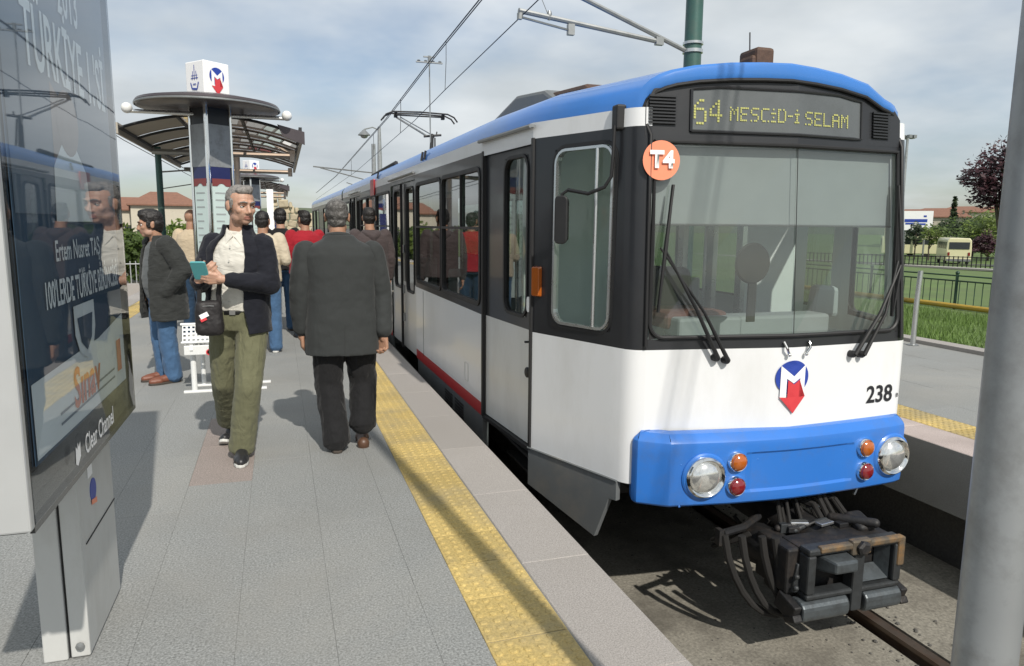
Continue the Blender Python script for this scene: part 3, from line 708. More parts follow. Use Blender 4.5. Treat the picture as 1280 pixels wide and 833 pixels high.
# folding passenger doors: two leaves each, black over white, tall windows
for a, b in doors:
    for k in range(2):
        ya, yb = b-(b-a)*k/2, b-(b-a)*(k+1)/2
        pa, pb = Le+(Lb-Le)*um(ya)+V2(.02, 0), Le+(Lb-Le)*um(yb)+V2(.02, 0); A_, B_ = (lambda z, pa=pa: pa), (lambda z, pb=pb: pb)
        mb = MB(); facet(mb, A_, B_, [-.02, .8, 2.0], [], [(.22, .78, .70, 1.93)], lambda z: 0 if z < .8 else 1)
        lf = mb.build('door_leaf', ['door_paint', 'black_paint'], tram, TR); door_win((.22, .78, .70, 1.93), A_, B_, lf, r=.07)
        mb = MB(); M = wall_mat(A_, B_, .96 if k == 0 else .04, .9)
        for z in (-.55, -.2, .3): mb.tube([M @ Vector((0, z-.05, .012)), M @ Vector((0, z+.05, .012))], .014, 6)
        mb.build('door_hinge', 'steel', lf, TR)
    mb = MB(); p, q = Le+(Lb-Le)*um(a), Le+(Lb-Le)*um(b); mb.tube([P3(p, 2.075)+Vector((-.02, -.03, 0)), P3(q, 2.075)+Vector((-.02, .03, 0))], .015, 6); mb.build('rain_gutter', 'steel', tram, TR)
    mb = MB(); m_ = Le+(Lb-Le)*um((a+b)/2); mb.box((m_.x-.008, m_.y, .98), (.03, .022, 2.02)); mb.build('door_edge', 'rubber', tram, TR)
# small maintenance flaps and seams on the white side
for y, z0, z1, w in ((5.93, .17, .33, .11),):
    M = wall_mat(A_main, B_main, um(y), (z0+z1)/2); mb = MB(); pts = rrect(w, z1-z0, .008, 2); 
    mb.rings([[M @ Vector((x*k, yy*k, h)) for x, yy in pts] for k, h in ((1.0, .0005), (1.0, .004), (.93, .004), (.93, .001))], False, False); mb.build('flap', 'door_paint', tram, TR)
mb = MB()
for y in (7.75, 11.3): M = wall_mat(A_main, B_main, um(y), .42); mb.box(M @ Vector((0, 0, 0)), (.008, .72, .004), M.to_3x3())
mb.build('panel_seam', 'rubber', tram, TR)
# ---- skirts
mb = MB()
dcab = (Lf[0]-La).normalized()
def cab3(s, z, o=0.0): p = La+dcab*s; n2 = V2(-dcab.y, dcab.x); n2 = n2 if n2.x < 0 else -n2; return Vector((p.x+n2.x*o, p.y+n2.y*o, z))
lc_ = (Lf[0]-La).length
sk = [(-.01, .004), (lc_, .004), (lc_, -.125), (lc_-.06, -.13), (.64, -.41), (-.01, -.26)]
mb.prism(sk, .004, -.03, lambda s, z, h: cab3(s, z, h))
mb.build('cab_skirt', 'skirt_grey', tram, TR, bevel=.004)
mb = MB(); mb.tube([cab3(-.01, .0, .006), cab3(lc_, .0, .006)], .008, 6); mb.build('skirt_trim', 'skirt_grey', tram, TR)
mb = MB(); mb.box2((Lb.x+.002, Lb.y, -.40), (Lb.x+.05, Lb.y+.05, -.01))
for ya, yb in ((5.44, 8.1), (9.9, 16.3)):
    p, q = Le+(Lb-Le)*um(ya), Le+(Lb-Le)*um(yb)
    mb.prism([(0, .0), (1, .0), (1, -.34), (0, -.34)], .0, .03, lambda s, z, h: Vector((p.x+(q.x-p.x)*s+.004+h, p.y+(q.y-p.y)*s, z)))
mb.build('side_skirt', 'skirt_grey', tram, TR)
for j, y in enumerate((6.2, 6.6)):
    sl = MB(); pz = Le+(Lb-Le)*um(y)
    for i in range(6): sl.box((pz.x+.002, y, -.08-i*.028), (.012, .3, .012))
    sl.build('skirt_vent', 'rubber', tram, TR)
mb = MB(); mb.box((1.70, 5.0, -.10), (.25, .86, .02)); mb.box((1.80, 5.0, -.32), (.25, .8, .02)); mb.build('door_step', 'under_dark', tram, TR)
mb = MB(); mb.box2((3.95, 4.5, -.4), (4.0, 16.3, 0)); mb.build('side_skirt', 'skirt_grey', tram, TR)
# underframe, bogie
mb = MB(); mb.box2((2.0, 3.85, -.12), (3.6, 16.2, -.02)); mb.box2((1.62, 5.45, -.14), (3.9, 16.2, -.025)); mb.box2((2.0, 4.6, -.45), (3.7, 5.2, -.12)); mb.box2((1.9, 8.4, -.5), (3.8, 15.8, -.12)); mb.build('underframe', 'under_dark', tram, TR)
bog = MB(); bog.box2((2.0, 5.9, -.72), (3.55, 7.9, -.45)); bog = bog.build('bogie', 'under_dark', tram, TR, bevel=.03)
for y in (6.0, 7.8):
    for x in (TX-.72, TX+.72):
        w = MB(); w.lathe([(.33, -.06), (.36, -.055), (.36, -.035), (.33, -.03), (.33, .06), (.1, .065)], (x, y, -.95+.335), (1 if x > TX else -1, 0, 0), 28); w.build('wheel', 'dark_steel', bog, TR)
# ---- bumper
bp = [V2(1.925, 3.70), V2(1.905, 3.64), V2(1.912, 3.605), V2(2.045, 3.520), V2(2.068, 3.508), V2(2.45, 3.465), V2(2.70, 3.447), V2(2.86, 3.440), V2(3.05, 3.443), V2(3.35, 3.455), V2(3.66, 3.475), V2(3.72, 3.492), V2(3.76, 3.54), V2(3.775, 3.70)]
dense = []
for a, b in zip(bp[:-1], bp[1:]):
    for i in range(6): dense.append(a+(b-a)*i/6)
dense.append(bp[-1])
prof = [(.09, .318), (.05, .316), (.035, .312), (.0, .278), (-.008, .266), (-.012, .245), (-.012, .20), (-.012, .185), (-.012, .10), (-.012, .0), (-.012, -.03), (-.012, -.045), (-.012, -.075), (-.009, -.10), (.002, -.112), (.02, -.115), (.10, -.115)]
rings = []
for i, p in enumerate(dense):
    tg = (dense[min(i+1, len(dense)-1)]-dense[max(i-1, 0)]).normalized(); n2 = V2(-tg.y, tg.x)
    if n2.dot(V2(2.85, 3.95)-p) < 0: n2 = -n2
    cl = 1-((p.x-2.95)/1.0)**2; row = []
    for d, z in prof:
        drop = .012-.012*cl
        rec_ = 0.013 if (2.56 < p.x < 3.29 and -.04 < z < .19) else 0.0
        row.append(Vector((p.x+n2.x*(d+rec_), p.y+n2.y*(d+rec_), z+drop+.012*(1 if p.x > 3.4 else 0)*0)))
    rings.append(row)
mb = MB(); mb.rings(rings, False, True, closed=False)
mb.add(rings[0], [tuple(range(len(prof)))]); mb.add(rings[-1], [tuple(range(len(prof)))])
bump = mb.build('bumper', 'bumper_blue', tram, TR, sharp=17)
def on_bumper(x):
    for i in range(len(dense)-1):
        if dense[i].x <= x <= dense[i+1].x:
            a, b = dense[i], dense[i+1]; t = (x-a.x)/(b.x-a.x); tg = (b-a).normalized(); n2 = V2(tg.y, -tg.x); p = a+(b-a)*t; return p+n2*.012, n2
def lamp(name, x, z, r, lens, kind):
    p, n2 = on_bumper(x); n3 = Vector((n2.x*.75, n2.y, 0)).normalized(); c = Vector((p.x, p.y, z))
    mb = MB()
    if kind == 'head':
        mb.lathe([(r*1.16, -.03), (r*1.18, .012), (r*1.13, .03), (r*1.02, .040), (r*.92, .034), (r*.84, .022)], c, n3, 36, caps=False)
        o = mb.build(name, 'chrome', tram, TR); g = MB(); g.lathe([(r*.87, .022), (r*.75, .036), (r*.52, .048), (r*.25, .054), (.001, .056)], c, n3, 32, caps=False); g.build('lens', lens, o, TR)
        s_ = MB(); s_.lathe([(r*1.33, -.02), (r*1.33, .004), (r*1.24, .012), (r*1.12, .012)], c, n3, 36, caps=False); s_.build('housing_ring', 'bumper_blue', o, TR)
    else:
        mb.lathe([(r*1.25, -.02), (r*1.27, .016), (r*1.15, .028), (r*1.0, .024)], c, n3, 28, caps=False)
        o = mb.build(name, 'chrome', tram, TR); g = MB(); g.lathe([(r*1.04, .02), (r*.95, .038), (r*.7, .048), (r*.3, .053), (.001, .054)], c, n3, 24, caps=False); g.build('lens', lens, o, TR)
    return o
lamp('headlight', 2.275, .071, .107, 'lens_glass', 'head'); lamp('headlight', 3.612, .085, .108, 'lens_glass', 'head')
for nm, x, z, ln, lb in (('indicator_light', 2.472, .154, 'amber', 'amber indicator light'), ('indicator_light', 3.381, .162, 'amber', 'amber indicator light'), ('tail_light', 2.470, .006, 'red_lens', 'red tail light'), ('tail_light', 3.391, .011, 'red_lens', 'red tail light')):
    o = lamp(nm, x, z, .047, ln, 's'); o['label'] = lb
mb = MB()
for x in (2.13, 2.62, 3.23):
    for z in (.16, -.09):
        z += .01
        mb = MB(); p, n2 = on_bumper(x); mb.ell((p.x, p.y+.004+(.013 if 2.56 < x < 3.29 else 0), z-.02), (.008, .006, .008), n=8, m=6); mb.build('bolt', 'bumper_blue', bump, TR)
# ---- emblem, number, route disc
def decal(poly, m, name, parent, cx, cz, s, lift, sx=1.0):
    mb = MB(); vs = []
    bm_ = bmesh.new(); vv = [bm_.verts.new((x, y, 0)) for x, y in poly]; f = bm_.faces.new(vv); bmesh.ops.triangulate(bm_, faces=[f]); bmesh.ops.subdivide_edges(bm_, edges=bm_.edges[:], cuts=1)
    bm_.verts.index_update()
    me = [(v.co.x, v.co.y) for v in bm_.verts]; fs = [[v.index for v in f.verts] for f in bm_.faces]; bm_.free()
    for x, y in me: vs.append(fpt(cx+(x)*s*sx, cz+y*s, lift))
    mb.add(vs, fs); return mb.build(name, m, parent, TR)
circ = [(cos(2*pi*i/40), sin(2*pi*i/40)) for i in range(40)]
emb = decal(circ, 'print_blue', 'emblem', tram, 2.865, .619, .103, .007, 1.10)

def em(pts): return [((x-745)/73, (185-y)/73) for x, y in pts]
decal(em([(692, 270), (692, 133), (748, 180), (800, 133), (800, 270), (778, 270), (778, 189), (748, 210), (718, 189), (718, 270)]), 'print_white', 'emblem_letter', emb, 2.865, .619, .103, .010, 1.10)
decal(em([(722, 270), (690, 268), (750, 340), (803, 268), (774, 270), (774, 195), (748, 214), (722, 195)]), 'print_red', 'emblem_arrow', emb, 2.865, .619, .103, .013, 1.10)
def front_text(name, s, x, z, size, m, bold=0.0, xs=1.0, lift=.004, parent=None):
    p, q, r_ = fpt(x, z, lift), fpt(x+.05, z, lift), fpt(x, z+.05, lift); return text_mesh(name, s, size, frame_mat(p, q-p, r_-p), m, parent or tram, TR, bold, xs)
front_text('fleet_number', '238', 3.562, .462, .152, 'print_black', .003, .95)
front_text('fleet_letter', 'B', 3.712, .448, .034, 'print_black', .001)
rd = decal(circ, 'orange_disc', 'route_disc', tram, 2.010, 1.863, .108, .026); front_text('route_lettering', 'T4', 2.010, 1.863, .125, 'print_white', .006, 1.0, .038, rd)
# ---- wipers
def wiper(piv, piv2, top, b0, b1):
    o = MB(); 
    for p in (piv, piv2):
        o.lathe([(.022, -.02), (.022, .02), (.012, .035), (.001, .036)], fpt(p[0], p[1], .012), (0, -1, 0), 12)
    w = o.build('wiper', 'rubber', tram, TR)
    a = MB(); a.tube([fpt(*piv, .045), fpt(piv[0]*.55+top[0]*.45, piv[1]*.55+top[1]*.45, .075), fpt(top[0], top[1], .055)], [.014, .011, .007], 8); a.build('wiper_arm', 'rubber', w, TR)
    a = MB(); a.tube([fpt(*piv2, .045), fpt(piv2[0]*.55+top[0]*.45+.01, piv2[1]*.55+top[1]*.45, .07), fpt(top[0]-.03, top[1]+.012, .055)], [.014, .009, .006], 8); a.build('wiper_arm', 'rubber', w, TR)
    a = MB(); a.tube([fpt(*b1, .03), fpt(*top, .055), fpt(*b0, .03)], [.006, .013, .006], 6)
    a.prism([(-.006, 0), (.006, 0), (.003, -.022), (-.003, -.022)], 0, 1, lambda x, y, h: fpt(b0[0]+(b1[0]-b0[0])*h+x, b0[1]+(b1[1]-b0[1])*h, .03+y+.022*.2)); a.build('wiper_blade', 'rubber', w, TR)
wiper((2.365, .752), (2.428, .736), (2.03, 1.372), (2.082, 1.732), (2.008, 1.02))
wiper((3.294, .74), (3.365, .735), (3.645, 1.29), (3.64, 1.765), (3.60, .96))
for x in (2.81, 2.945):
    mb = MB(); s_ = 1 if x > 2.87 else -1; mb.tube([fpt(x+s_*.02, .835, .01), fpt(x+s_*.012, .80, .03), fpt(x-s_*.008, .765, .02)], [.009, .008, .007], 8); mb.ell(fpt(x-s_*.008, .76, .022), .012, n=8, m=6); mb.build('handle', 'chrome', tram, TR)
# ---- left mirror on its bracket
mb = MB(); mb.box(P3(Lf[0]+shift(Lc, La, 2.1), 2.09)+Vector((-.02, .05, .015)), (.06, .075, .14)); mr = mb.build('mirror_bracket', 'rubber', tram, TR, bevel=.012)
base = P3(Lf[0]+shift(Lc, La, 2.0), 2.0)+Vector((-.05, .04, 0)); mc = Vector((1.585, 4.05, 1.535))
mb = MB(); mb.tube([base+Vector((0, 0, .06)), base+Vector((-.005, .0, -.1)), base+Vector((-.01, .005, -.22)), base+Vector((-.04, .03, -.28)), base+Vector((-.11, .10, -.315)), mc+Vector((.03, -.02, .175)), mc+Vector((-.0, .0, .15)), mc+Vector((0, 0, .05))], .011, 8); mb.build('mirror_arm', 'rubber', mr, TR)
Rm = Matrix.Rotation(radians(-38), 3, 'Z')
mb = MB(); mb.prism(rrect(.085, .29, .03), 0, .055, lambda x, y, h: mc+Rm @ Vector((x*(1-.25*(h > .03)), h-.02, y*(1-.12*(h > .03))))); mb.build('mirror_head', 'rubber', mr, TR, bevel=.01)
mb = MB(); mb.prism(rrect(.07, .26, .025), 0, .004, lambda x, y, h: mc+Rm @ Vector((x, h+.034, y))); mb.build('mirror_glass', 'chrome', mr, TR)
# ---- things behind the glass
mb = MB(); yb_ = 4.85
mb.box2((1.62, yb_, -.02), (2.62, yb_+.04, 2.1)); mb.box2((3.42, yb_, -.02), (4.02, yb_+.04, 2.1)); mb.box2((2.62, yb_, -.02), (3.42, yb_+.04, .8)); mb.box2((2.62, yb_, 1.62), (3.42, yb_+.04, 2.1)); mb.build('cab_partition', 'interior_light', tram, TR)
mb = MB()
for x in (2.62, 2.9, 3.16, 3.42): mb.box2((x-.02, yb_-.02, .8), (x+.02, yb_+.06, 1.62))
mb.build('partition_frame', 'aluminium', tram, TR)
mb = MB(); mb.box2((1.98, 3.75, -.03), (3.65, 4.6, 0.0)); mb.box2((1.62, 4.6, -.03), (4.02, 16.2, 0.0)); mb.build('floor', 'interior_dark', tram, TR)
mb = MB(); mb.box2((1.98, 3.85, 2.10), (3.6, 4.6, 2.13)); mb.box2((1.70, 4.6, 2.10), (3.95, 16.2, 2.13)); mb.build('ceiling', 'interior_light', tram, TR)
# dashboard under the windscreen
mb = MB(); mb.box2((1.98, 3.74, .70), (3.68, 4.1, .80)); mb.box2((2.35, 3.95, .80), (3.5, 4.15, .93)); mb.build('dashboard', 'interior_grey', tram, TR, bevel=.02)
mb = MB(); mb.prism([(-.24, 0), (.25, 0), (.19, .30), (-.20, .32)], 0, .1, lambda x, z, h: (2.52+x, 4.42+h, .92+z)); mb.build('seat_back', 'interior_dark', tram, TR, bevel=.04)
mb = MB(); mb.box((2.55, 4.25, .90), (.46, .4, .12)); mb.build('seat_cushion', 'seat_fabric', tram, TR, bevel=.04)
mb = MB(); mb.prism([(-.14, 0), (.14, 0), (.13, .22), (-.1, .24)], 0, .08, lambda x, z, h: (3.72+x*.9, 4.25+h, .86+z)); mb.build('headrest', 'interior_grey', tram, TR, bevel=.03)
mb = MB(); mb.lathe([(.112, 0), (.122, .01), (.112, .02), (.001, .022)], (2.645, 3.66, 1.29), (0, -1, 0), 32); mb.box((2.655, 3.655, 1.09), (.055, .012, .30)); mb.build('signal_disc', 'disc_olive', tram, TR)
# grey blind pulled down behind the upper half of the glass
mb = MB(); zs_ = (1.512, 2.0)
def bl(x, z): return Vector((x, yfront(x, z)+.05, z))
for a, b in ((1.96, 2.30), (2.30, Cc.x-.02), (Cc.x-.02, Cc.x+.02), (Cc.x+.02, 3.35), (3.35, 3.66)): mb.quad(bl(a, zs_[0]), bl(b, zs_[0]), bl(b, zs_[1]), bl(a, zs_[1]))
mat('blind', (0.36, 0.39, 0.39), 0.7, var=.05)
mb.build('roller_blind', 'blind', tram, TR)
mb = MB(); mb.tube([bl(1.97, 1.513), bl(Cc.x, 1.513), bl(3.66, 1.513)], .007, 6); mb.build('blind_rail', 'steel', tram, TR)
# passenger saloon: seats and grab poles seen through the side glass
for y in (5.9, 6.9, 7.6, 10.4, 11.5, 12.6):
    for x in (1.95, 3.6):
        mb = MB(); mb.box((x, y, .42), (.44, .42, .08)); mb.box((x, y+.2, .72), (.44, .07, .6)); mb.build('seat', 'interior_grey', tram, TR, bevel=.02)
for y in (5.5, 8.1, 9.9, 11.3): 
    mb = MB(); mb.tube([(1.95, y, 0), (1.95, y, 2.12)], .017, 8); mb.tube([(3.5, y, 0), (3.5, y, 2.12)], .017, 8); mb.build('grab_pole', 'amber' if False else 'aluminium', tram, TR)
# ---- roof equipment
mb = MB(); mb.box2((2.45, 6.6, 2.40), (3.3, 7.9, 2.58)); mb.build('roof_box', 'skirt_grey', tram, TR, bevel=.05)
mb = MB(); mb.tube([P3(Le+(Lb-Le)*um(12.4)+V2(.12, 0), 2.30), P3(Le+(Lb-Le)*um(10.2)+V2(.14, 0), 2.34)], .03, 6); mb.build('roof_rail', 'rubber', tram, TR)
mb = MB(); mb.prism([(5.0, 2.34), (7.4, 2.34), (7.4, 2.44), (6.2, 2.62), (5.5, 2.55)], 1.98, 2.2, lambda y, z, h: (h, y, z)); mb.build('roof_hatch', 'skirt_grey', tram, TR, bevel=.03)
mb = MB(); mb.prism([(4.55, 2.36), (5.45, 2.36), (5.45, 2.525), (4.8, 2.475)], 2.02, 2.3, lambda y, z, h: (h, y, z)); mb.build('roof_cover', 'rust', tram, TR, bevel=.03)
mb = MB(); mb.box((3.28, 4.62, 2.585), (.15, .22, .34)); mb.box((3.20, 4.60, 2.58), (.05, .16, .24)); h_ = mb.build('horn_box', 'rust', tram, TR, bevel=.03)
mb = MB(); mb.tube([(3.23, 4.62, 2.6), (3.215, 4.62, 2.87)], .005, 6); mb.build('aerial', 'rubber', h_, TR)
# pantograph
def pantograph(parent, off, cx, y, zc, single=True):
    p = MB(); p.box((cx+.05, y-1.0, 2.48), (.7, .9, .06)); p.tube([(cx-.25, y-1.2, 2.50), (cx+.35, y-1.2, 2.50)], .03, 8)
    pg = p.build('pantograph', 'dark_steel', parent, off)
    for sx in (-.2, .3):
        for yy in (.7, 1.3): p = MB(); p.lathe([(.05, 0), (.04, .03), (.06, .05), (.04, .07), (.05, .09)], (cx+sx, y-yy, 2.38), (0, 0, 1), 10); p.build('insulator', 'rust', pg, off)
    kn = Vector((cx+.14, y-.55, 3.18))
    a = MB(); a.tube([(cx-.02, y-1.2, 2.5), kn], [.045, .035], 8); a.tube([(cx+.08, y-1.12, 2.5), kn+Vector((.06, .02, -.03))], .014, 6); a.ell(kn, .05, n=10, m=8); a.tube([kn-Vector((.16, 0, .01)), kn+Vector((.18, 0, .03))], .022, 8); a.tube([kn+Vector((.08, 0, 0)), kn+Vector((.10, .02, .09))], .012, 6); a.build('lower_arm', 'rubber', pg, off)
    a = MB(); a.tube([kn+Vector((-.1, 0, 0)), (cx-.46, y, zc-.10)], .02, 8); a.tube([kn+Vector((.05, 0, 0)), (cx-.38, y+.02, zc-.09)], .011, 6); a.build('upper_arm', 'steel', pg, off)
    a = MB()
    for dy in (-.13, .13):
        a.tube([(cx-.74, y+dy, zc-.16), (cx-.67, y+dy, zc-.07), (cx-.54, y+dy, zc-.015), (cx, y+dy, zc), (cx+.54, y+dy, zc-.015), (cx+.67, y+dy, zc-.07), (cx+.74, y+dy, zc-.16)], .016, 8)
    for sx in (-.47, .47): a.tube([(cx+sx, y-.13, zc-.02), (cx+sx, y+.13, zc-.02)], .018, 6); a.box((cx+sx, y, zc-.06), (.06, .1, .09))
    a.tube([(cx-.47, y, zc-.06), (cx+.47, y, zc-.06)], .014, 6); a.build('contact_bow', 'dark_steel', pg, off)
    return pg
pantograph(tram, TR, 2.66, 14.6, 3.68)

# second section of the tram behind the bellows
mb = MB(); 
l2, r2 = V2(1.28, 16.75), V2(3.90, 16.75)
e2 = V2(1.03, 27.5); f2 = V2(3.66, 27.5)
holes = [(u, u+.13, *WZ) for u in (.05, .2, .5, .65, .82)]
facet(mb, lambda z: e2, lambda z: l2, [0, .085, .8, 2.05, 2.15], [], holes, sidem); facet(mb, lambda z: r2, lambda z: f2, [0, .8, 2.05, 2.15], [], [], cabm)
c2 = (l2+r2)/2; c3 = (e2+f2)/2
mb.cm = 2; mb.rings([[Vector((c.x+f*1.31, c.y, z)) for f, z in full] for c in (c2, c3)], False, True, closed=False); mb.cm = 1; mb.quad(P3(e2, 0), P3(f2, 0), P3(f2, 2.15), P3(e2, 2.15)); mb.quad(P3(l2, 0), P3(r2, 0), P3(r2, 2.15), P3(l2, 2.15))
mb.build('rear_section', BM, tram, TR)
for h in holes: A_, B_ = (lambda z: e2), (lambda z: l2); door_win(h, A_, B_, tram, r=.05)
mb = MB()
for i in range(8):
    y = 16.32+i*.055; k = .97 if i % 2 else .93; mb.rings([[Vector((2.59+f*1.31*k, y+dy, 0.1+(z-.1)*.985)) for f, z in [(-1, .1)]+full+[(1, .1)]] for dy in (0, .04)], True, False)
mb.build('bellows', 'rubber', tram, TR)
# red sign on the side of the roof edge, far along
M = wall_mat(A_main, B_main, um(11.5), 2.06); mb = MB(); mb.prism(rrect(.4, .24, .01, 2), .002, .02, lambda x, y, h: M @ Vector((x, y, h))); mb.build('side_sign', 'red_paint', tram, TR)
for y in (7.6, 7.75, 11.0): 
    mb = MB(); q = Le+(Lb-Le)*um(y); mb.tube([P3(q, 2.17)+Vector((-.006, 0, 0)), P3(q, 2.26)+Vector((.01, 0, 0))], .012, 6); mb.build('roof_hook', 'dark_steel', tram, TR)
# ---- coupler under the bumper
CO = Vector((3.06, 3.13, -.45))
def cbox(mb, c, d, R=None): mb.box(CO+Vector(c), d, R)
mb = MB(); mb.cap(CO+Vector((-.06, .95, .12)), CO+Vector((0, .12, .03)), .14, .13, 14); coup = mb.build('coupler', 'dark_steel', tram, TR)
# face plate: outer frame with two openings
mb = MB(); W_, H_ = .66, .35
def bar(x0, x1, z0, z1, y0=-.03, y1=.06): mb.box2(CO+Vector((x0, y0, z0)), CO+Vector((x1, y1, z1)))
bar(-.33, .33, .135, .175); bar(-.33, .33, -.175, -.135); bar(-.33, -.275, -.136, .136); bar(.275, .33, -.136, .136); bar(-.02, .055, -.30, .134, -.036, .05)
cp = mb.build('face_plate', 'plate_grey', coup, TR, bevel=.012)
mb = MB(); bar(-.26, .325, .150, .187, -.042, .0); bar(-.05, .085, .11, .20, -.046, .0); bar(.29, .338, -.02, .18, -.040, .0); mb.build('plate_rim', 'coupler_ochre', coup, TR, bevel=.010)
mb = MB(); mb.lathe([(.045, 0), (.045, .02), (.03, .03), (.001, .03)], CO+Vector((.018, -.045, .155)), (0, -1, 0), 6); mb.build('plate_nut', 'dark_steel', coup, TR)
# dark pockets behind, the grey cone in the left one and the funnel in the right one
mb = MB(); mb.box2(CO+Vector((-.285, .10, -.20)), CO+Vector((.29, .14, .14))); mb.box2(CO+Vector((-.40, .06, -.17)), CO+Vector((-.275, .35, .15))); mb.box2(CO+Vector((.28, .06, -.15)), CO+Vector((.33, .30, .14))); mb.box2(CO+Vector((-.33, .06, .13)), CO+Vector((.33, .22, .160))); mb.build('head_body', 'dark_steel', coup, TR, bevel=.015)
mb = MB(); mb.rings([[CO+Vector((x, .1, z)) for x, z in ((-.25, .125), (-.03, .125), (-.03, -.02), (-.25, -.02))], [CO+Vector((x, -.10, z)) for x, z in ((-.20, .11), (-.05, .11), (-.05, .03), (-.20, .03))]], True, False); mb.build('cone', 'coupler_grey', coup, TR, bevel=.014)
mb = MB(); mb.rings([[CO+Vector((x, .0, z)) for x, z in ((.07, .12), (.265, .12), (.265, -.12), (.07, -.12))], [CO+Vector((x, .09, z)) for x, z in ((.12, .06), (.24, .06), (.24, -.05), (.12, -.05))]], False, False); mb.build('funnel', 'coupler_grey', coup, TR)
for x0, x1 in ((-.36, -.04), (.075, .335)):                    # padded lower contact boxes
    mb = MB(); mb.prism(rrect(.14, .15, .055, 4), x0, x1, lambda y, z, h: CO+Vector((h, y+.02, z-.255))); mb.build('contact_cover', 'coupler_grey', coup, TR, bevel=.012)
for x in (-.39, .36):
    mb = MB(); mb.box(CO+Vector((x, .05, -.24)), (.05, .16, .13), Matrix.Rotation(.3, 3, 'X')); mb.box(CO+Vector((x, .0, -.30)), (.06, .1, .05), Matrix.Rotation(-.5, 3, 'X')); mb.build('cover_arm', 'dark_steel', coup, TR, bevel=.01)
mb = MB(); mb.box(CO+Vector((-.33, .10, -.05)), (.06, .12, .20), Matrix.Rotation(.15, 3, 'Y')); 
for z in (-.10, -.02): mb.ell(CO+Vector((-.365, .02, z)), .018, n=8, m=6)
mb.build('side_bracket', 'plate_grey', coup, TR, bevel=.01)
mb = MB(); mb.box(CO+Vector((-.32, .40, -.06)), (.12, .20, .16), Matrix.Rotation(.35, 3, 'Z')); mb.box(CO+Vector((-.26, .22, -.20)), (.2, .2, .14), Matrix.Rotation(.2, 3, 'X')); mb.cap(CO+Vector((-.30, .45, 0)), CO+Vector((-.30, .25, .02)), .13, .12); mb.build('valve_block', 'dark_steel', coup, TR, bevel=.03)
mb = MB(); mb.box(CO+Vector((.22, .20, .185)), (.12, .16, .06), Matrix.Rotation(.3, 3, 'X')); mb.cap(CO+Vector((.24, .10, .215)), CO+Vector((.10, .3, .19)), .028); mb.build('latch', 'dark_steel', coup, TR, bevel=.02)
for i, (x, y, z) in enumerate(((-.16, .28, .195), (.08, .42, .215), (-.02, .22, .2))):
    mb = MB(); mb.box(CO+Vector((x, y, z)), (.11, .05, .018), Matrix.Rotation(.25*i-.3, 3, 'Z')); mb.build('tag_plate', 'aluminium', coup, TR, bevel=.004)
random.seed(5)
for i in range(16):
    mb = MB(); x = random.uniform(-.3, .28); y0 = random.uniform(.25, .4)
    mb.tube([CO+Vector((x, y0, .14)), CO+Vector((x*.8, y0+.12, .24+random.uniform(0, .06))), CO+Vector((x*.6+random.uniform(-.1, .1), y0+.3, .26)), CO+Vector((x*.5, y0+.55, .22))], random.uniform(.009, .018), 8); mb.build('cable', 'hose', coup, TR)
for i in range(7):
    mb = MB(); x = -.3+random.uniform(-.12, .2); y0 = random.uniform(.2, .6); mb.tube([CO+Vector((x, y0, .1)), CO+Vector((x-.08, y0+.05, random.uniform(-.05, .05))), CO+Vector((x-.12, y0+.2, random.uniform(-.1, .06)))], random.uniform(.012, .022), 8); mb.build('cable', 'red_paint' if i == 2 else 'hose', coup, TR)
rq = random.Random(17)
for i in range(14):                                             # fittings crowded on top of the head
    mb = MB(); x, y = rq.uniform(-.30, .28), rq.uniform(.08, .34); r = rq.uniform(.014, .03)
    if i % 2: mb.box(CO+Vector((x, y, .175)), (r*2.4, r*1.8, rq.uniform(.02, .06)), Matrix.Rotation(rq.uniform(-.6, .6), 3, 'Z'))
    else: mb.cap(CO+Vector((x-.03, y, .17)), CO+Vector((x+.03, y+rq.uniform(-.03, .03), .185)), r*.8, r*.7, 8)
    mb.build('fitting', ('plate_grey', 'dark_steel', 'rubber')[i % 3], coup, TR, bevel=.004)
# hanging hose loops on a side bracket
mb = MB(); mb.tube([CO+Vector((-.66, .32, .17)), CO+Vector((-.46, .40, .15)), CO+Vector((-.28, .5, .16))], .024, 8); mb.box(CO+Vector((-.68, .32, .15)), (.03, .05, .10)); mb.build('hose_bracket', 'dark_steel', coup, TR)
for i, (x0, x1, zb_) in enumerate(((-.66, -.30, -.40), (-.57, -.30, -.37), (-.46, -.26, -.32), (-.40, -.24, -.26))):
    pts = [CO+Vector((x0, .30-.04*i, .17))]
    for t in (.15, .3, .45, .6, .75, .9, 1):
        pts.append(CO+Vector((x0+(x1-x0)*(t**1.5), .30-.04*i-.12*t, .17+(zb_-.17)*sin(min(t*1.25, 1.25)*pi/2.3)/sin(pi/2*1.08))))
    pts.append(CO+Vector((x1+.08, .2, -.2)))
    mb = MB(); mb.tube(pts, .023, 8); mb.build('hose', 'hose', coup, TR)
mb = MB(); mb.tube([(3.68, 3.72, -.10), (3.58, 3.70, -.26)], .010, 6); mb.build('stay_rod', 'steel', tram, TR)
for o in [coup]+list(coup.children):                        # the head is shallow: lower half drawn in
    for v in o.data.vertices:
        zl = v.co.z+TR.z-CO.z
        if zl < .13: v.co.z += -.15*(zl-.13)
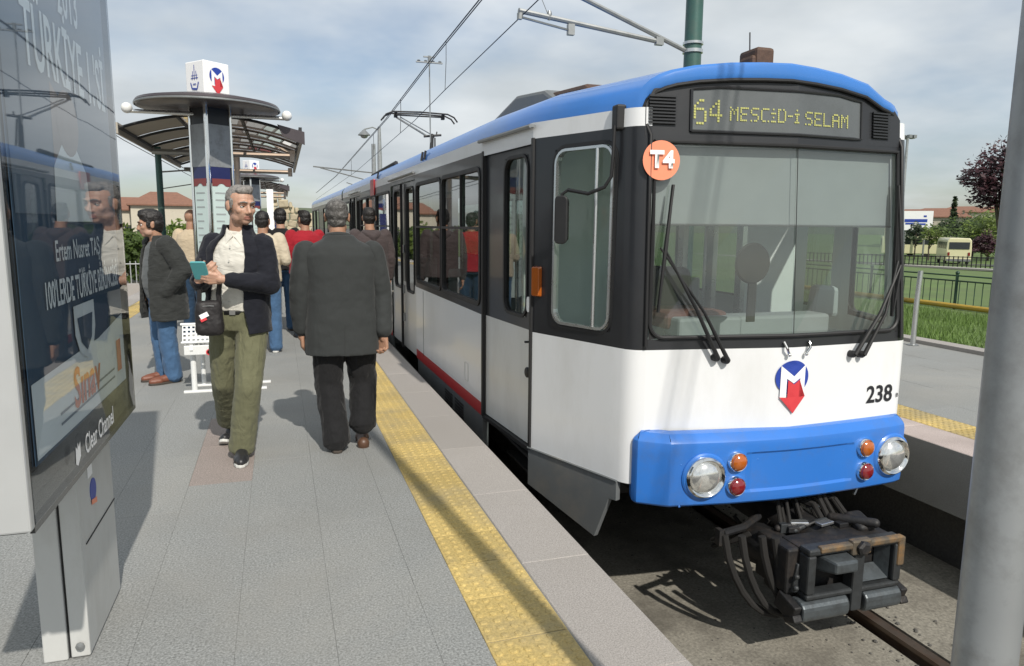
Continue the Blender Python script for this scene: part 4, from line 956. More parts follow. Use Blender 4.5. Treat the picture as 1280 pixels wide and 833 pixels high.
# light lining inside the cab and the saloon
def lining(A, B, zs, holes, n, d=.035):
    a, b = A(1.0), B(1.0); t = (b-a).normalized(); nn = V2(t.y, -t.x); c = V2(2.8, a.y)
    if (c-a).dot(nn) < 0: nn = -nn
    mb = MB(); facet(mb, lambda z: A(z)+nn*d, lambda z: B(z)+nn*d, zs, [], holes, lambda z: 0); return mb.build(n, 'interior_light', tram, TR)
lining(A_cab, B_cab, [0, 2.12], [(cab_hole[0]-.02, cab_hole[1]+.02, .87, 1.98)], 'cab_lining')
lining(A_rc, B_rc, [0, 2.12], [(.18, .82, .87, 1.98)], 'cab_lining')
lining(lambda z: Ra, lambda z: Rb, [0, 2.12], [(.13, .87, .88, 1.97)], 'door_lining')
lining(lambda z: Rb, lambda z: Re, [0, 2.12], [((a-Rb.y)/(Re.y-Rb.y)-.002, (b-Rb.y)/(Re.y-Rb.y)+.002, .86, 1.95) for a, b in rwins], 'saloon_lining')
# ------------------------------------------------------------------ poles and overhead line
mat('pole_green', (0.045, 0.11, 0.095), 0.45, var=0.1, scale=5, metal=0.2, dirt=(0.10, 0.12, 0.10), dscale=3, damt=0.5)
mat('pole_grey', (0.31, 0.325, 0.335), 0.42, metal=0.35, var=0.06, scale=5, dirt=(0.17, 0.17, 0.165), dscale=7, damt=0.8)
mat('wire', (0.025, 0.025, 0.027), 0.6)
mb = MB(); mb.tube([(1.12, .84, 0), (1.12, .84, 4.2)], [.0485, .045], 28)
mb.build('steel_pole', 'pole_grey', None, off=(1.12, .84, 0)).location = (1.12, .84, 0)
tag(bpy.data.objects['steel_pole'], 'thick grey steel pole standing close up at the right on the platform edge', 'pole')
mb = MB(); mb.lathe([(.09, 0), (.09, .012), (.055, .02), (.052, .02)], (1.12, .84, 0), (0, 0, 1), 24); mb.build('base_plate', 'pole_grey', bpy.data.objects['steel_pole'], off=(1.12, .84, 0))
PX, PY = 4.93, 8.25
cp_ = thing('catenary_pole', 'dark green catenary mast behind the tram roof with two bracket arms', 'pole', (PX, PY, 0))
mb = MB(); mb.tube([(PX, PY, -.05), (PX, PY, 6.5)], [.115, .10], 20); mb.build('mast', 'pole_green', cp_, (PX, PY, 0))
mb = MB(); mb.lathe([(.118, -.07), (.125, -.07), (.125, -.03), (.118, -.03)], (PX, PY, 3.70), (0, 0, 1), 20); mb.lathe([(.118, .03), (.125, .03), (.125, .06), (.118, .06)], (PX, PY, 3.70), (0, 0, 1), 20); mb.build('clamp', 'aluminium', cp_, (PX, PY, 0))
mb = MB(); mb.tube([(PX-.10, PY, 3.655), (4.50, PY, 3.77), (3.05, PY, 4.27), (2.3, PY, 4.52)], .030, 8); mb.build('upper_arm', 'steel', cp_, (PX, PY, 0))
mb = MB(); mb.tube([(4.42, PY, 3.735), (2.655, PY, 3.925)], .030, 8); mb.box((4.46, PY, 3.735), (.1, .06, .09)); mb.build('lower_arm', 'steel', cp_, (PX, PY, 0))
mb = MB(); mb.tube([(3.30, PY, 3.76), (2.66, PY, 3.86)], .014, 6); mb.box((3.30, PY, 3.77), (.08, .06, .12)); mb.box((2.67, PY, 3.865), (.05, .05, .07)); mb.tube([(3.02, PY, 3.9), (2.85, PY, 4.25)], .004, 5); mb.lathe([(.02, -.05), (.03, -.02), (.03, .02), (.02, .05)], (3.03, PY, 3.905), (0, 0, 1), 10); mb.build('registration_arm', 'steel', cp_, (PX, PY, 0))
# messenger and contact wire
def sagline(pts, sag=0.0): return pts
cw_ = thing('overhead_line', 'double overhead wires of the tram line running above the roof into the distance', 'overhead line', (2.7, 8, 3.8))
OC = Vector((2.7, 8, 3.8))
mb = MB(); mb.tube([(2.70, -6, 3.98), (2.70, 7.7, 3.892), (2.70, 12.4, 3.755), (2.70, 15.4, 3.64), (2.70, 28, 3.45), (2.6, 60, 3.4)], .007, 6); mb.build('contact_wire', 'wire', cw_, OC)
mp = [(2.70, -6, 5.0), (2.70, 2, 4.78), (2.70, 10.16, 4.575), (2.70, 13.8, 4.485), (2.70, 19.8, 4.25), (2.70, 39, 3.93), (2.6, 60, 3.9)]
mb = MB(); mb.tube(mp, .010, 6); mb.tube([Vector(p)+Vector((.06, 0, .03)) for p in mp], .009, 6); mb.build('messenger_wire', 'wire', cw_, OC)
for y, za, zb_ in ((12.3, 4.52, 3.76), (17.2, 4.35, 3.62), (22.5, 4.18, 3.53), (30, 4.05, 3.44)):
    mb = MB(); mb.tube([(2.7, y, za), (2.71, y+.05, za*.6+zb_*.4), (2.7, y+.1, zb_)], .005 if y < 15 else .007, 5); mb.build('dropper', 'wire', cw_, OC)
mb = MB(); c = Vector((2.73, 13.9, 4.5)); mb.box(c, (.5, .05, .02)); mb.box(c+Vector((0, 0, .10)), (.22, .04, .02)); mb.tube([c+Vector((0, 0, -.02)), c+Vector((0, 0, .12))], .03, 8)
for x in (-.2, -.07, .07, .2): mb.lathe([(.02, 0), (.035, .015), (.02, .03)], c+Vector((x, 0, .01)), (0, 0, 1), 8)
mb.build('insulator', 'steel', cw_, OC)
mb = MB(); mb.tube([c, (2.74, 13.9, 2.9)], .012, 6); mb.build('feeder_rod', 'steel', cw_, OC)
# lattice pole far down the line with its bracket, and a street lamp
for (x, y, h, lab) in ((3.95, 33.0, 6.0, 'distant grey catenary mast with cross arms behind the second tram section'),):
    t = thing('catenary_pole', lab, 'pole', (x, y, -1)); mb = MB(); mb.tube([(0, 0, 0), (0, 0, h)], [.12, .09], 12); mb.build('mast', 'pole_grey', t)
    mb = MB(); mb.tube([(0, 0, 4.75), (-2.6, 0, 4.95)], .03, 6); mb.tube([(0, 0, 4.35), (-2.3, 0, 4.9)], .025, 6); mb.tube([(0, 0, 3.95), (-1.2, 0, 4.3)], .02, 6); mb.build('bracket_arm', 'steel', t)
t = thing('street_lamp', 'street lamp with bell shaped head on a curved arm above the far tram roof', 'street lamp', (5.75, 45, -1))
mb = MB(); mb.tube([(0, 0, 0), (0, 0, 6.4), (0, 0, 8.3)], [.16, .14, .09], 12); mb.build('post', 'pole_grey', t)
mb = MB(); mb.tube([(0, 0, 8.1), (-.4, 0, 8.25), (-.9, 0, 8.1)], .04, 6); mb.build('arm', 'pole_grey', t)
mb = MB(); mb.lathe([(.05, .25), (.18, .12), (.36, -.05), (.36, -.1)], (-.9, 0, 7.85), (0, 0, 1), 14); mb.ell((-.9, 0, 7.72), (.22, .22, .15)); mb.build('lamp_head', 'steel', t)
t = thing('catenary_pole', 'slim green mast left of the shelter carrying thin wires', 'pole', (-1.75, 12.2, 0)); mb = MB(); mb.tube([(0, 0, 0), (0, 0, 2.62)], [.05, .045], 12); mb.build('mast', 'pole_green', t)
mb = MB(); mb.tube([(0, 0, 2.25), (.62, .1, 2.32)], .012, 6); mb.tube([(0, 0, 2.0), (.62, .1, 2.12)], .008, 6); mb.box((.64, .1, 2.2), (.06, .06, .3)); mb.build('bracket_arm', 'steel', t)
mb = MB(); mb.tube([(-2.7, 6.0, 3.3), (-2.2, 12.2, 2.80), (-1.0, 24, 2.05)], .008, 5); mb.tube([(-2.7, 6.0, 3.15), (-2.2, 12.2, 2.70), (-1.0, 24, 2.0)], .006, 5)
tag(mb.build('cable', 'wire'), 'pair of thin wires slanting down behind the canopy at left', 'cable')
t = thing('floodlight_mast', 'tall thin floodlight mast with a crown of lamps at the right edge of the tram', 'mast', (58.1, 57.0, -1.8))
mb = MB(); mb.tube([(0, 0, 0), (0, 0, 12.2)], [.22, .12], 10); mb.build('mast', 'pole_grey', t)
for a in range(6):
    mb = MB(); mb.box((.55*cos(a*pi/3), .55*sin(a*pi/3), 12.1), (.35, .35, .3)); mb.tube([(0, 0, 12.2), (.55*cos(a*pi/3), .55*sin(a*pi/3), 12.2)], .05, 5); mb.build('floodlight', 'steel', t)

# ------------------------------------------------------------------ advertising panel
mat('panel_black', (0.008, 0.009, 0.011), 0.18, coat=0.6, var=.1)
mat('poster_navy', (0.030, 0.072, 0.125), 0.6, var=0.12, scale=3)
mat('poster_sky', (0.13, 0.18, 0.24), 0.6, var=0.10, scale=2)
mat('poster_white', (0.74, 0.80, 0.82), 0.6, var=.05, scale=2)
mat('poster_lettering', (0.82, 0.88, 0.9), 0.6, var=.03)
mat('poster_red', (0.62, 0.13, 0.06), 0.6, var=.05)
mat('poster_skin', (0.30, 0.25, 0.23), 0.6, var=.15, scale=5)
mat('pedestal_grey', (0.52, 0.525, 0.51), 0.5, metal=0.1, var=.05, scale=4, dirt=(0.36, 0.35, 0.32), dscale=4, damt=.6, stretch=(1, 1, .4))
mat('alu_frame', (0.56, 0.57, 0.57), 0.38, metal=0.45, var=.03)
PA = Vector((-.62, 2.64, 0))
pan = thing('advertising_panel', 'tall glass advertising panel with a dark poster on a grey pedestal at the left edge', 'advertising panel', PA)
py0, py1, pz0, pz1 = 1.985, 3.31, .722, 2.75
mb = MB(); mb.box2((-.895, py0+.004, pz0+.004), (-.634, py1, pz1)); mb.build('housing', 'panel_black', pan, PA, bevel=.006)
mb = MB(); mb.box2((-.722, py0-.012, pz0+.012), (-.622, py0+.02, pz1)); mb.box2((-.89, py0-.012, pz0+.012), (-.732, py0+.02, pz1)); mb.build('end_profile', 'alu_frame', pan, PA, bevel=.006)
mb = MB(); mb.box2((-.632, py0+.09, pz0+.15), (-.629, py1-.10, pz1-.1)); po = mb.build('poster', 'poster_navy', pan, PA)
def pp(y, z, l=0.0): return Vector((-.629+.0015+l, y, z))
def pq(name, y0, y1, z0, z1, m, l=0.0, sl=0.0, top=None):
    mb = MB(); mb.quad(pp(y0, z0, l), pp(y1, z0, l), pp(y1, z1+sl, l), pp(y0, z1, l)); return mb.build(name, m, po, PA)
pq('poster_sky_band', py0+.10, py1-.10, 1.52, pz1-.11, 'poster_sky', .000)
mb = MB(); mb.add([pp(2.08, .885, .001), pp(3.19, .875, .001), pp(3.19, 1.14, .001), pp(2.80, 1.10, .001), pp(2.08, 1.085, .001)], [(0, 1, 2, 3, 4)]); mb.build('poster_white_band', 'poster_white', po, PA)
# pupil's portrait as a plain soft shape: pale shirt, head, warm mortar
mb = MB(); mb.add([pp(2.62+.12*cos(a), 1.80+.10*sin(a), .002) for a in [2*pi*i/24 for i in range(24)]], [tuple(range(24))]); mb.build('portrait_head', 'poster_skin', po, PA)
mb = MB(); mb.add([pp(y, z, .0015) for y, z in ((2.42, 1.50), (2.84, 1.50), (2.80, 1.66), (2.68, 1.74), (2.55, 1.74), (2.44, 1.66))], [tuple(range(6))]); mb.build('portrait_shirt', 'poster_white', po, PA)
mb = MB(); mb.add([pp(y, z, .001) for y, z in ((2.44, 1.50), (2.52, 1.50), (2.56, 1.86), (2.46, 1.90))], [tuple(range(4))]); mb.build('portrait_band', 'poster_skin', po, PA)
def ptext(s, y, z, size, m='poster_lettering', bold=0.0, xs=1.0, l=.003, shear=0.0, n='poster_text'): return text_mesh(n, s, size, frame_mat(pp(y, z, l), (0, 1, 0), (0, 0, 1)), m, po, PA, bold, xs, shear=shear)
ptext('TÜRKİYE 1.\'Sİ', 2.70, 1.985, .24, bold=.004, xs=.62)
ptext('2013', 2.72, 2.19, .2, bold=.003, xs=.6)
ptext('Ertem Nusret TAŞ', 2.64, 1.412, .085, bold=.001, xs=.80)
ptext('ve', 2.66, 1.345, .05)
ptext('100\'LERDE TÜRKİYE BİRİNCİSİ', 2.70, 1.292, .105, bold=.002, xs=.62)
ptext('Sınav', 2.61, .985, .17, 'poster_red', bold=.004, xs=.95, shear=.1)
mb = MB(); mb.add([pp(y, z, .003) for y, z in ((2.51, 1.24), (2.76, 1.24), (2.76, 1.15), (2.72, 1.09), (2.635, 1.06), (2.55, 1.09), (2.51, 1.15))], [tuple(range(7))]); sh = mb.build('crest', 'poster_white', po, PA)
mb = MB(); mb.add([pp(y, z, .004) for y, z in ((2.54, 1.20), (2.73, 1.20), (2.70, 1.12), (2.635, 1.085), (2.57, 1.12))], [tuple(range(5))]); mb.build('crest_field', 'poster_navy', po, PA)
for z in (.955, .925): pq('small_print', 2.3, 3.0, z-.006, z+.002, 'poster_sky', .002)
pq('side_mark', 3.05, 3.12, .93, 1.05, 'poster_red', .003)
mb = MB(); mb.quad((-.621, py0+.02, pz0+.02), (-.621, py1-.015, pz0+.02), (-.621, py1-.015, pz1-.02), (-.621, py0+.02, pz1-.02)); mb.build('glass_front', 'panel_glass', pan, PA, fixn=False)
mb = MB(); mb.box2((-.6335, py0+.015, pz0), (-.6225, py1+.003, pz0+.02)); mb.box2((-.6335, py1-.02, pz0+.02), (-.6225, py1+.003, pz1)); mb.build('glass_edge', 'panel_black', pan, PA)
text_mesh('maker_lettering', 'Clear Channel', .088, frame_mat((-.6195, 2.70, .797), (0, 1, 0), (0, 0, 1)), 'print_white', pan, PA, .0012, .78)
mb = MB(); mb.add([Vector((-.6195, 2.415+y*.03, .80+z*.035)) for y, z in ((-1, -.7), (-.3, -1), (.9, -.4), (1, .9), (.4, .5), (.1, 1), (-.2, .4), (-.7, .8))], [tuple(range(8))]); mb.build('maker_emblem', 'print_white', pan, PA)
# pedestal: two brushed sheets with a dark gap, plinth plate
mb = MB(); mb.box2((-.835, 2.645, 0), (-.76, 3.14, .74)); mb.box2((-.752, 2.648, .004), (-.692, 3.14, .74)); mb.build('pedestal', 'pedestal_grey', pan, PA, bevel=.005)
mb = MB(); mb.box2((-.765, 2.66, 0), (-.747, 3.12, .74)); mb.build('pedestal_gap', 'rubber', pan, PA)
mb = MB(); mb.box2((-.692, 2.70, .39), (-.689, 3.14, .394)); mb.build('pedestal_seam', 'rubber', pan, PA)
mb = MB(); mb.box2((-.691, 2.78, .60), (-.689, 2.84, .645)); mb.build('sticker', 'print_white', pan, PA)
mb = MB(); mb.lathe([(.042, 0), (.042, .002), (.001, .002)], (-.692, 2.84, .54), (1, 0, 0), 20); st = mb.build('round_sticker', 'print_blue', pan, PA)
mb = MB(); mb.prism([(-.05, -.006), (.05, -.02), (.05, .0), (-.05, .012)], 0, .001, lambda y, z, h: Vector((-.6895+h, 2.84+y*.7, .50+z))); mb.build('round_sticker_band', 'orange_disc', st, PA)
for y in (2.67, 3.12): mb = MB(); mb.lathe([(.014, 0), (.014, .008), (.001, .012)], (-.72, y-.03, .05), (0, -1, 0), 8); mb.build('bolt', 'steel', pan, PA)

# ------------------------------------------------------------------ kiosk totem with the round roof, sign box, shelters
mat('disc_roof', (0.085, 0.072, 0.078), 0.35, metal=0.4, var=.1)
mat('canopy_panel', (0.36, 0.33, 0.28), 0.7, var=.06, scale=2)
mat('panel_mint', (0.55, 0.66, 0.64), 0.4, var=.03)
mat('panel_navy', (0.02, 0.025, 0.10), 0.35, var=.1)
mat('dull_red', (0.20, 0.05, 0.05), .6)
mat('globe', (0.75, 0.75, 0.73), 0.25, var=.01)
KX, KY = -.80, 9.75
def totem():
    k = thing('info_totem', 'information totem with round dark roof and white metro sign box on top', 'totem', (KX, KY, 0)); O = Vector((KX, KY, 0)); A = radians(38)
    Rz = Matrix.Rotation(A, 3, 'Z'); T = lambda v: O+Rz @ Vector(v); s = .165
    mb = MB(); 
    for sx, sy in ((-1, -1), (1, -1), (1, 1), (-1, 1)): mb.tube([T((sx*s, sy*s, 0)), T((sx*s, sy*s, 2.95))], .018, 10)
    mb.tube([T((-s*.86, -s, 0)), T((-s*.86, -s, 2.95))], .010, 8); mb.tube([T((-s, -s*.86, 0)), T((-s, -s*.86, 2.95))], .010, 8); mb.build('corner_post', 'chrome', k, O)
    mb = MB(); mb.box(T((0, 0, 1.47)), (2*s-.02, 2*s-.02, 2.93), Rz); mb.build('core', 'mask_grey', k, O)
    for fc in range(2):
        Rf_ = Matrix.Rotation(A-(pi/2 if fc == 0 else 0), 3, 'Z'); F = lambda v: O+Rf_ @ Vector(v)
        mb = MB(); mb.box(F((0, -s, 1.22)), (.25, .012, 1.50), Rf_); pn = mb.build('timetable_panel', 'panel_mint', k, O)
        mb = MB(); mb.box(F((0, -s, 2.09)), (.26, .010, .22), Rf_); mb.build('header_panel', 'panel_navy', k, O)
        mb = MB(); mb.prism([(-.125, 1.94), (-.06, 1.94), (-.03, 1.965), (0, 1.975), (.03, 1.965), (.06, 1.94), (.125, 1.94), (.125, 2.03), (-.125, 2.03)], 0, .003, lambda x, z, h: F((x, -s-.008-h, z))); mb.build('header_band', 'dull_red', k, O)
        for i in range(14): 
            mb = MB(); w = random.uniform(.10, .18); mb.box(F((-.09+w/2, -s-.0075, 1.86-i*.085)), (w, .003, .018), Rf_); mb.build('timetable_line', 'interior_grey', pn, O)
        mb = MB(); mb.box(F((0, -s-.002, 2.42)), (.30, .012, .50), Rf_); mb.build('upper_panel', 'pole_grey', k, O)
    mb = MB(); mb.lathe([(.001, 2.865), (.35, 2.865), (.72, 2.845), (.80, 2.86), (.82, 2.895), (.80, 2.925), (.5, 2.985), (.2, 3.01), (.001, 3.01)], O, (0, 0, 1), 48); mb.build('round_roof', 'disc_roof', k, O)
    mb = MB(); mb.lathe([(.812, 2.862), (.826, 2.87), (.826, 2.885), (.812, 2.893)], O, (0, 0, 1), 48, caps=False); mb.build('roof_rim', 'steel', k, O)
    for sx in (-1, 1):
        mb = MB(); mb.tube([O+Vector((sx*.12, 0, 2.80)), O+Vector((sx*.90, 0, 2.80))], .025, 10); mb.build('lamp_tube', 'aluminium', k, O)
        mb = MB(); mb.ell(O+Vector((sx*.90, -.02, 2.83)), .062, n=20, m=14); mb.build('globe_lamp', 'globe', k, O)
    b = .175; Rb_ = Matrix.Rotation(radians(40), 3, 'Z'); mb = MB(); mb.box(O+Vector((0, 0, 3.20)), (2*b, 2*b, .39), Rb_); bx = mb.build('sign_box', 'print_white', k, O, bevel=.012)
    F = lambda v: O+Rb_ @ Vector(v)
    # right face: metro emblem; left face: city emblem of stacked lines
    def fl(pts, m, n, l, face):
        R_ = Matrix.Rotation(radians(40)-(pi/2 if face else 0), 3, 'Z'); mb = MB(); bm_ = bmesh.new(); f = bm_.faces.new([bm_.verts.new((x, y, 0)) for x, y in pts]); bmesh.ops.triangulate(bm_, faces=[f]); bm_.verts.index_update()
        mb.add([O+R_ @ Vector((v.co.x, -b-.003-l, 3.20+v.co.y)) for v in bm_.verts], [[v.index for v in f.verts] for f in bm_.faces]); bm_.free(); return mb.build(n, m, bx, O)
    fl([(.10*x, .03+.10*y) for x, y in circ], 'print_blue', 'emblem', 0, 0)
    sc_ = .1
    q = lambda pts: [(x*sc_, .03+y*sc_) for x, y in em(pts)]
    fl(q([(692, 270), (692, 133), (748, 180), (800, 133), (800, 270), (778, 270), (778, 189), (748, 210), (718, 189), (718, 270)]), 'print_white', 'emblem_letter', .002, 0)
    fl(q([(722, 270), (690, 268), (750, 340), (803, 268), (774, 270), (774, 195), (748, 214), (722, 195)]), 'print_red', 'emblem_arrow', .004, 0)
    for i, (x0, z0, x1, z1, w) in enumerate(((-.004, -.02, .0, .15, .012), (-.045, -.02, -.03, .08, .010), (.045, -.02, .03, .08, .010), (-.07, .0, .07, .0, .008), (-.06, .03, .06, .03, .006), (-.075, -.05, -.05, -.12, .018), (.075, -.05, .05, -.12, .018), (-.05, -.12, .05, -.13, .02), (-.03, -.07, .03, -.07, .012))):
        d = Vector((x1-x0, z1-z0)).normalized(); nn = Vector((-d.y, d.x))*w/2; fl([(x0+nn.x, z0+nn.y), (x1+nn.x, z1+nn.y), (x1-nn.x, z1-nn.y), (x0-nn.x, z0-nn.y)], 'print_blue', 'city_emblem', .0005*i, 1)
    return k
tot = totem()
def shelter(label):
    O = Vector((KX, 10.2, 0)); s = thing('platform_shelter', label, 'shelter', O)
    X0, X1, Y0, Y1 = -1.84, .26, 9.95, 15.6
    arc = lambda x: 2.64+.20*(1-((x-(X0+X1)/2)/((X1-X0)/2))**2)
    for i in range(5):                                             # glazed bays of the vault
        ya, yb = Y0+(Y1-Y0)*i/5, Y0+(Y1-Y0)*(i+1)/5
        for m, x0, x1 in (('canopy_panel', X0, X0+.62), ('bronze_glass', X0+.62, X1)):
            n = 6; mb = MB(); vs = []
            for k in range(n+1):
                x = x0+(x1-x0)*k/n; vs += [(x, ya+.02, arc(x)), (x, yb-.02, arc(x))]
            mb.add(vs, [(2*k, 2*k+1, 2*k+3, 2*k+2) for k in range(n)], True); mb.build('roof_pane', m, s, O)
    for i in range(6):
        y = Y0+(Y1-Y0)*i/5; mb = MB(); mb.tube([(X0+(X1-X0)*k/12, y, arc(X0+(X1-X0)*k/12)-.02) for k in range(13)], .018, 8); mb.build('roof_rib', 'rubber', s, O)
    for x in (X0, -1.2, -.45, X1): mb = MB(); mb.tube([(x, Y0-.03, arc(x)-.01), (x, Y1+.03, arc(x)-.01)], .022, 8); mb.build('purlin', 'rubber', s, O)
    mb = MB(); mb.box2((X1-.02, Y0-.05, 2.52), (X1+.02, Y1, 2.72)); mb.build('fascia', 'mask_grey', s, O); mb = MB(); mb.box2((X0-.03, Y0-.05, 2.55), (X0, Y1, 2.68)); mb.build('fascia', 'canopy_panel', s, O)
    mb = MB(); mb.prism([(X1-.28, 2.74), (X1+.05, 2.66), (X1+.05, 2.50), (X1-.22, 2.60)], Y0-.09, Y0-.05, lambda x, z, h: (x, h, z)); mb.build('end_plate', 'disc_roof', s, O)
    for y in (11.6, 15.2):
        mb = MB(); mb.tube([(-.80, y, 0), (-.80, y, 2.78)], .06, 12); mb.build('post', 'pole_grey', s, O); mb = MB(); mb.tube([(X0+.1, y, 2.5), (X1-.1, y, 2.5)], .04, 8); mb.box((X1-.08, y, 2.5), (.08, .1, .16)); mb.build('beam', 'steel', s, O)
    return s
sh1 = shelter('curved bronze glass canopy behind the totem, with dark ribs and pale panels at left')
tot2 = copy_tree(tot, (-.86, 24.0, 0), None, 'farther information totem with white sign box half hidden behind the walking man')
sh2 = copy_tree(sh1, (-.86, 24.4, 0), None, 'farther shelter canopy beyond the man looking aside')
for t_ in (tot, tot2): t_['group'] = 'information totems on the platform'
for t_ in (sh1, sh2): t_['group'] = 'platform shelters'
# information board behind the man's head, farther along
t = thing('notice_board', 'white and navy notice board under the farther canopy', 'notice board', (-.28, 19.5, 0)); mb = MB(); mb.box((0, 0, 1.75), (.16, .05, 1.2)); mb.build('board', 'print_white', t); mb = MB(); mb.box((.17, .0, 1.55), (.16, .04, .45)); mb.build('blue_panel', 'panel_navy', t)
mb = MB(); mb.tube([(0, 0, 0), (0, 0, 1.2)], .03, 8); mb.build('post', 'steel', t)

# ------------------------------------------------------------------ bench
mat('bench_white', (0.72, 0.73, 0.72), 0.4, var=.03, coat=.2)
BO = Vector((-.86, 6.8, 0)); bn = thing('bench', 'white perforated metal bench beside the man in the olive trousers', 'bench', BO)
def grid_holes(P, nu, nv, fr, th, nrm_):
    """sheet with square holes: P(u,v) -> point"""
    mb = MB()
    for i in range(nu):
        for j in range(nv):
            u0, u1, v0, v1 = i/nu, (i+1)/nu, j/nv, (j+1)/nv; a = (1-fr)/2
            o = [P(u0, v0), P(u1, v0), P(u1, v1), P(u0, v1)]; c = lambda u, v: P(u0+(u1-u0)*u, v0+(v1-v0)*v)
            n = [c(a, a), c(1-a, a), c(1-a, 1-a), c(a, 1-a)]
            mb.add(o+n+[q+nrm_ for q in n], [(k, (k+1) % 4, 4+(k+1) % 4, 4+k) for k in range(4)]+[(4+k, 4+(k+1) % 4, 8+(k+1) % 4, 8+k) for k in range(4)])
    return mb
mb = grid_holes(lambda u, v: Vector((-.875+u*.66, 6.80+v*.05, .462+v*.14)), 18, 4, .58, None, Vector((0, .012, .002))); mb.build('backrest', 'bench_white', bn, BO)
mb = MB(); mb.tube([(-.89, 6.86, .612), (-.20, 6.86, .612)], .012, 8); mb.tube([(-.885, 6.80, .458), (-.20, 6.80, .458)], .010, 8); mb.build('rail', 'bench_white', bn, BO)
mb = grid_holes(lambda u, v: Vector((-.875+u*.66, 6.86+v*.36, .44+.02*v)), 18, 9, .58, None, Vector((0, 0, -.012))); mb.build('seat', 'bench_white', bn, BO)
for x in (-.80, -.36):
    mb = MB(); mb.prism([(6.76, .36), (6.74, .40), (6.76, .44), (7.22, .44), (7.2, .40), (6.95, .34)], x-.012, x+.012, lambda y, z, h: (h, y, z)); mb.build('bracket', 'bench_white', bn, BO)
    mb = MB(); mb.tube([(x, 6.84, .02), (x, 6.84, .42)], .024, 10); mb.build('leg', 'bench_white', bn, BO); mb = MB(); mb.tube([(x+.05, 7.12, .02), (x+.05, 7.12, .42)], .02, 10); mb.build('leg', 'bench_white', bn, BO)
    mb = MB(); mb.box((x+.04, 6.84, .01), (.26, .05, .02)); mb.build('foot', 'bench_white', bn, BO, bevel=.004); mb = MB(); mb.box((x+.08, 7.1, .01), (.24, .05, .02)); mb.build('foot', 'bench_white', bn, BO, bevel=.004)
mb = MB(); mb.box((-.74, 6.755, .395), (.24, .012, .085)); mb.build('end_cap', 'bench_white', bn, BO, bevel=.02); mb = MB(); mb.lathe([(.028, 0), (.028, .004), (.018, .004), (.018, 0)], (-.655, 6.748, .375), (0, -1, 0), 16); mb.build('sticker', 'print_red', bn, BO)

# ------------------------------------------------------------------ trees
mat('bark', (0.07, 0.055, 0.042), 0.9, var=.3, scale=12)
def leafmat(name, col, tr=0.35):
    m = bpy.data.materials.new(name); m.use_nodes = True; t = m.node_tree; b = t.nodes['Principled BSDF']; g = N(t, 'ShaderNodeNewGeometry')
    no = N(t, 'ShaderNodeTexNoise', _Scale=1.1, _Detail=3.0); L(t, g.outputs['Position'], no.inputs['Vector'])
    r = N(t, 'ShaderNodeMix', data_type='RGBA'); mr_ = N(t, 'ShaderNodeMapRange', _1=.35, _2=.65); L(t, no.outputs[0], mr_.inputs[0]); L(t, mr_.outputs[0], r.inputs[0]); r.inputs[6].default_value = (*[c*.6 for c in col], 1); r.inputs[7].default_value = (*[min(1, c*1.4) for c in col], 1)
    L(t, r.outputs[2], b.inputs['Base Color']); b.inputs['Roughness'].default_value = .55
    o = t.nodes['Material Output']; tl = N(t, 'ShaderNodeBsdfTranslucent'); L(t, r.outputs[2], tl.inputs[0]); mx = N(t, 'ShaderNodeMixShader'); mx.inputs[0].default_value = tr; L(t, b.outputs[0], mx.inputs[1]); L(t, tl.outputs[0], mx.inputs[2]); L(t, mx.outputs[0], o.inputs[0]); MATS[name] = m
leafmat('leaf_purple', (0.048, 0.016, 0.022), .25); leafmat('leaf_green', (0.075, 0.12, 0.025)); leafmat('leaf_dark', (0.035, 0.06, 0.022)); leafmat('leaf_lime', (0.12, 0.17, 0.03))
def tree(name, label, loc, h, cr, m, n=3000, leaf=.12, zc=.65, flat=.9, trunk=.09, cat='tree', group=None, cone=False, clumps=26, seed=1):
    rnd = random.Random(seed); t = thing(name, label, cat, loc, 0, group); cz = h*zc
    mb = MB(); mb.tube([(0, 0, 0), (rnd.gauss(0, .05), rnd.gauss(0, .05), cz*.5), (0, 0, cz if not cone else h*.9)], [trunk, trunk*.75, trunk*.3], 8)
    cl = []
    for i in range(clumps):
        if cone:
            z = rnd.uniform(.08, 1)*h; R_ = cr*(1-z/h)*.8+.05*cr; a = rnd.uniform(0, 2*pi); c = Vector((R_*cos(a)*.7, R_*sin(a)*.7, z)); r = cr*.4*(1.15-z/h)
        else:
            a = rnd.uniform(0, 2*pi); u = rnd.uniform(-1, 1); q = sqrt(1-u*u); rr = rnd.uniform(.35, .95); c = Vector((cr*rr*q*cos(a), cr*rr*q*sin(a), cz+cr*flat*rr*u)); r = cr*rnd.uniform(.2, .42)
            if i < 9: mb.tube([(0, 0, cz*rnd.uniform(.4, .7)), c*.55+Vector((0, 0, cz*.42)), c], [trunk*.4, trunk*.25, trunk*.08], 5)
        cl.append((c, r))
    mb.build('trunk', 'bark', t)
    lf = MB()
    for i in range(n):
        c, r = rnd.choice(cl); d = Vector((rnd.gauss(0, 1), rnd.gauss(0, 1), rnd.gauss(0, 1))).normalized(); p = c+d*r*rnd.random()**.4
        if p.z < .05: continue
        ax = Vector((rnd.gauss(0, 1), rnd.gauss(0, 1), rnd.gauss(0, 1))).normalized(); b_ = ax.orthogonal().normalized(); s = leaf*rnd.uniform(.6, 1.3)
        lf.add([p-ax*s, p+b_*s*.5, p+ax*s, p-b_*s*.5], [(0, 1, 2, 3)])
    lf.build('crown', m, t, fixn=False); return t
def on_ground(u, dist, row=330):
    p = D(u, row, dist); return (p.x, p.y, ground_z(p.x, p.y))
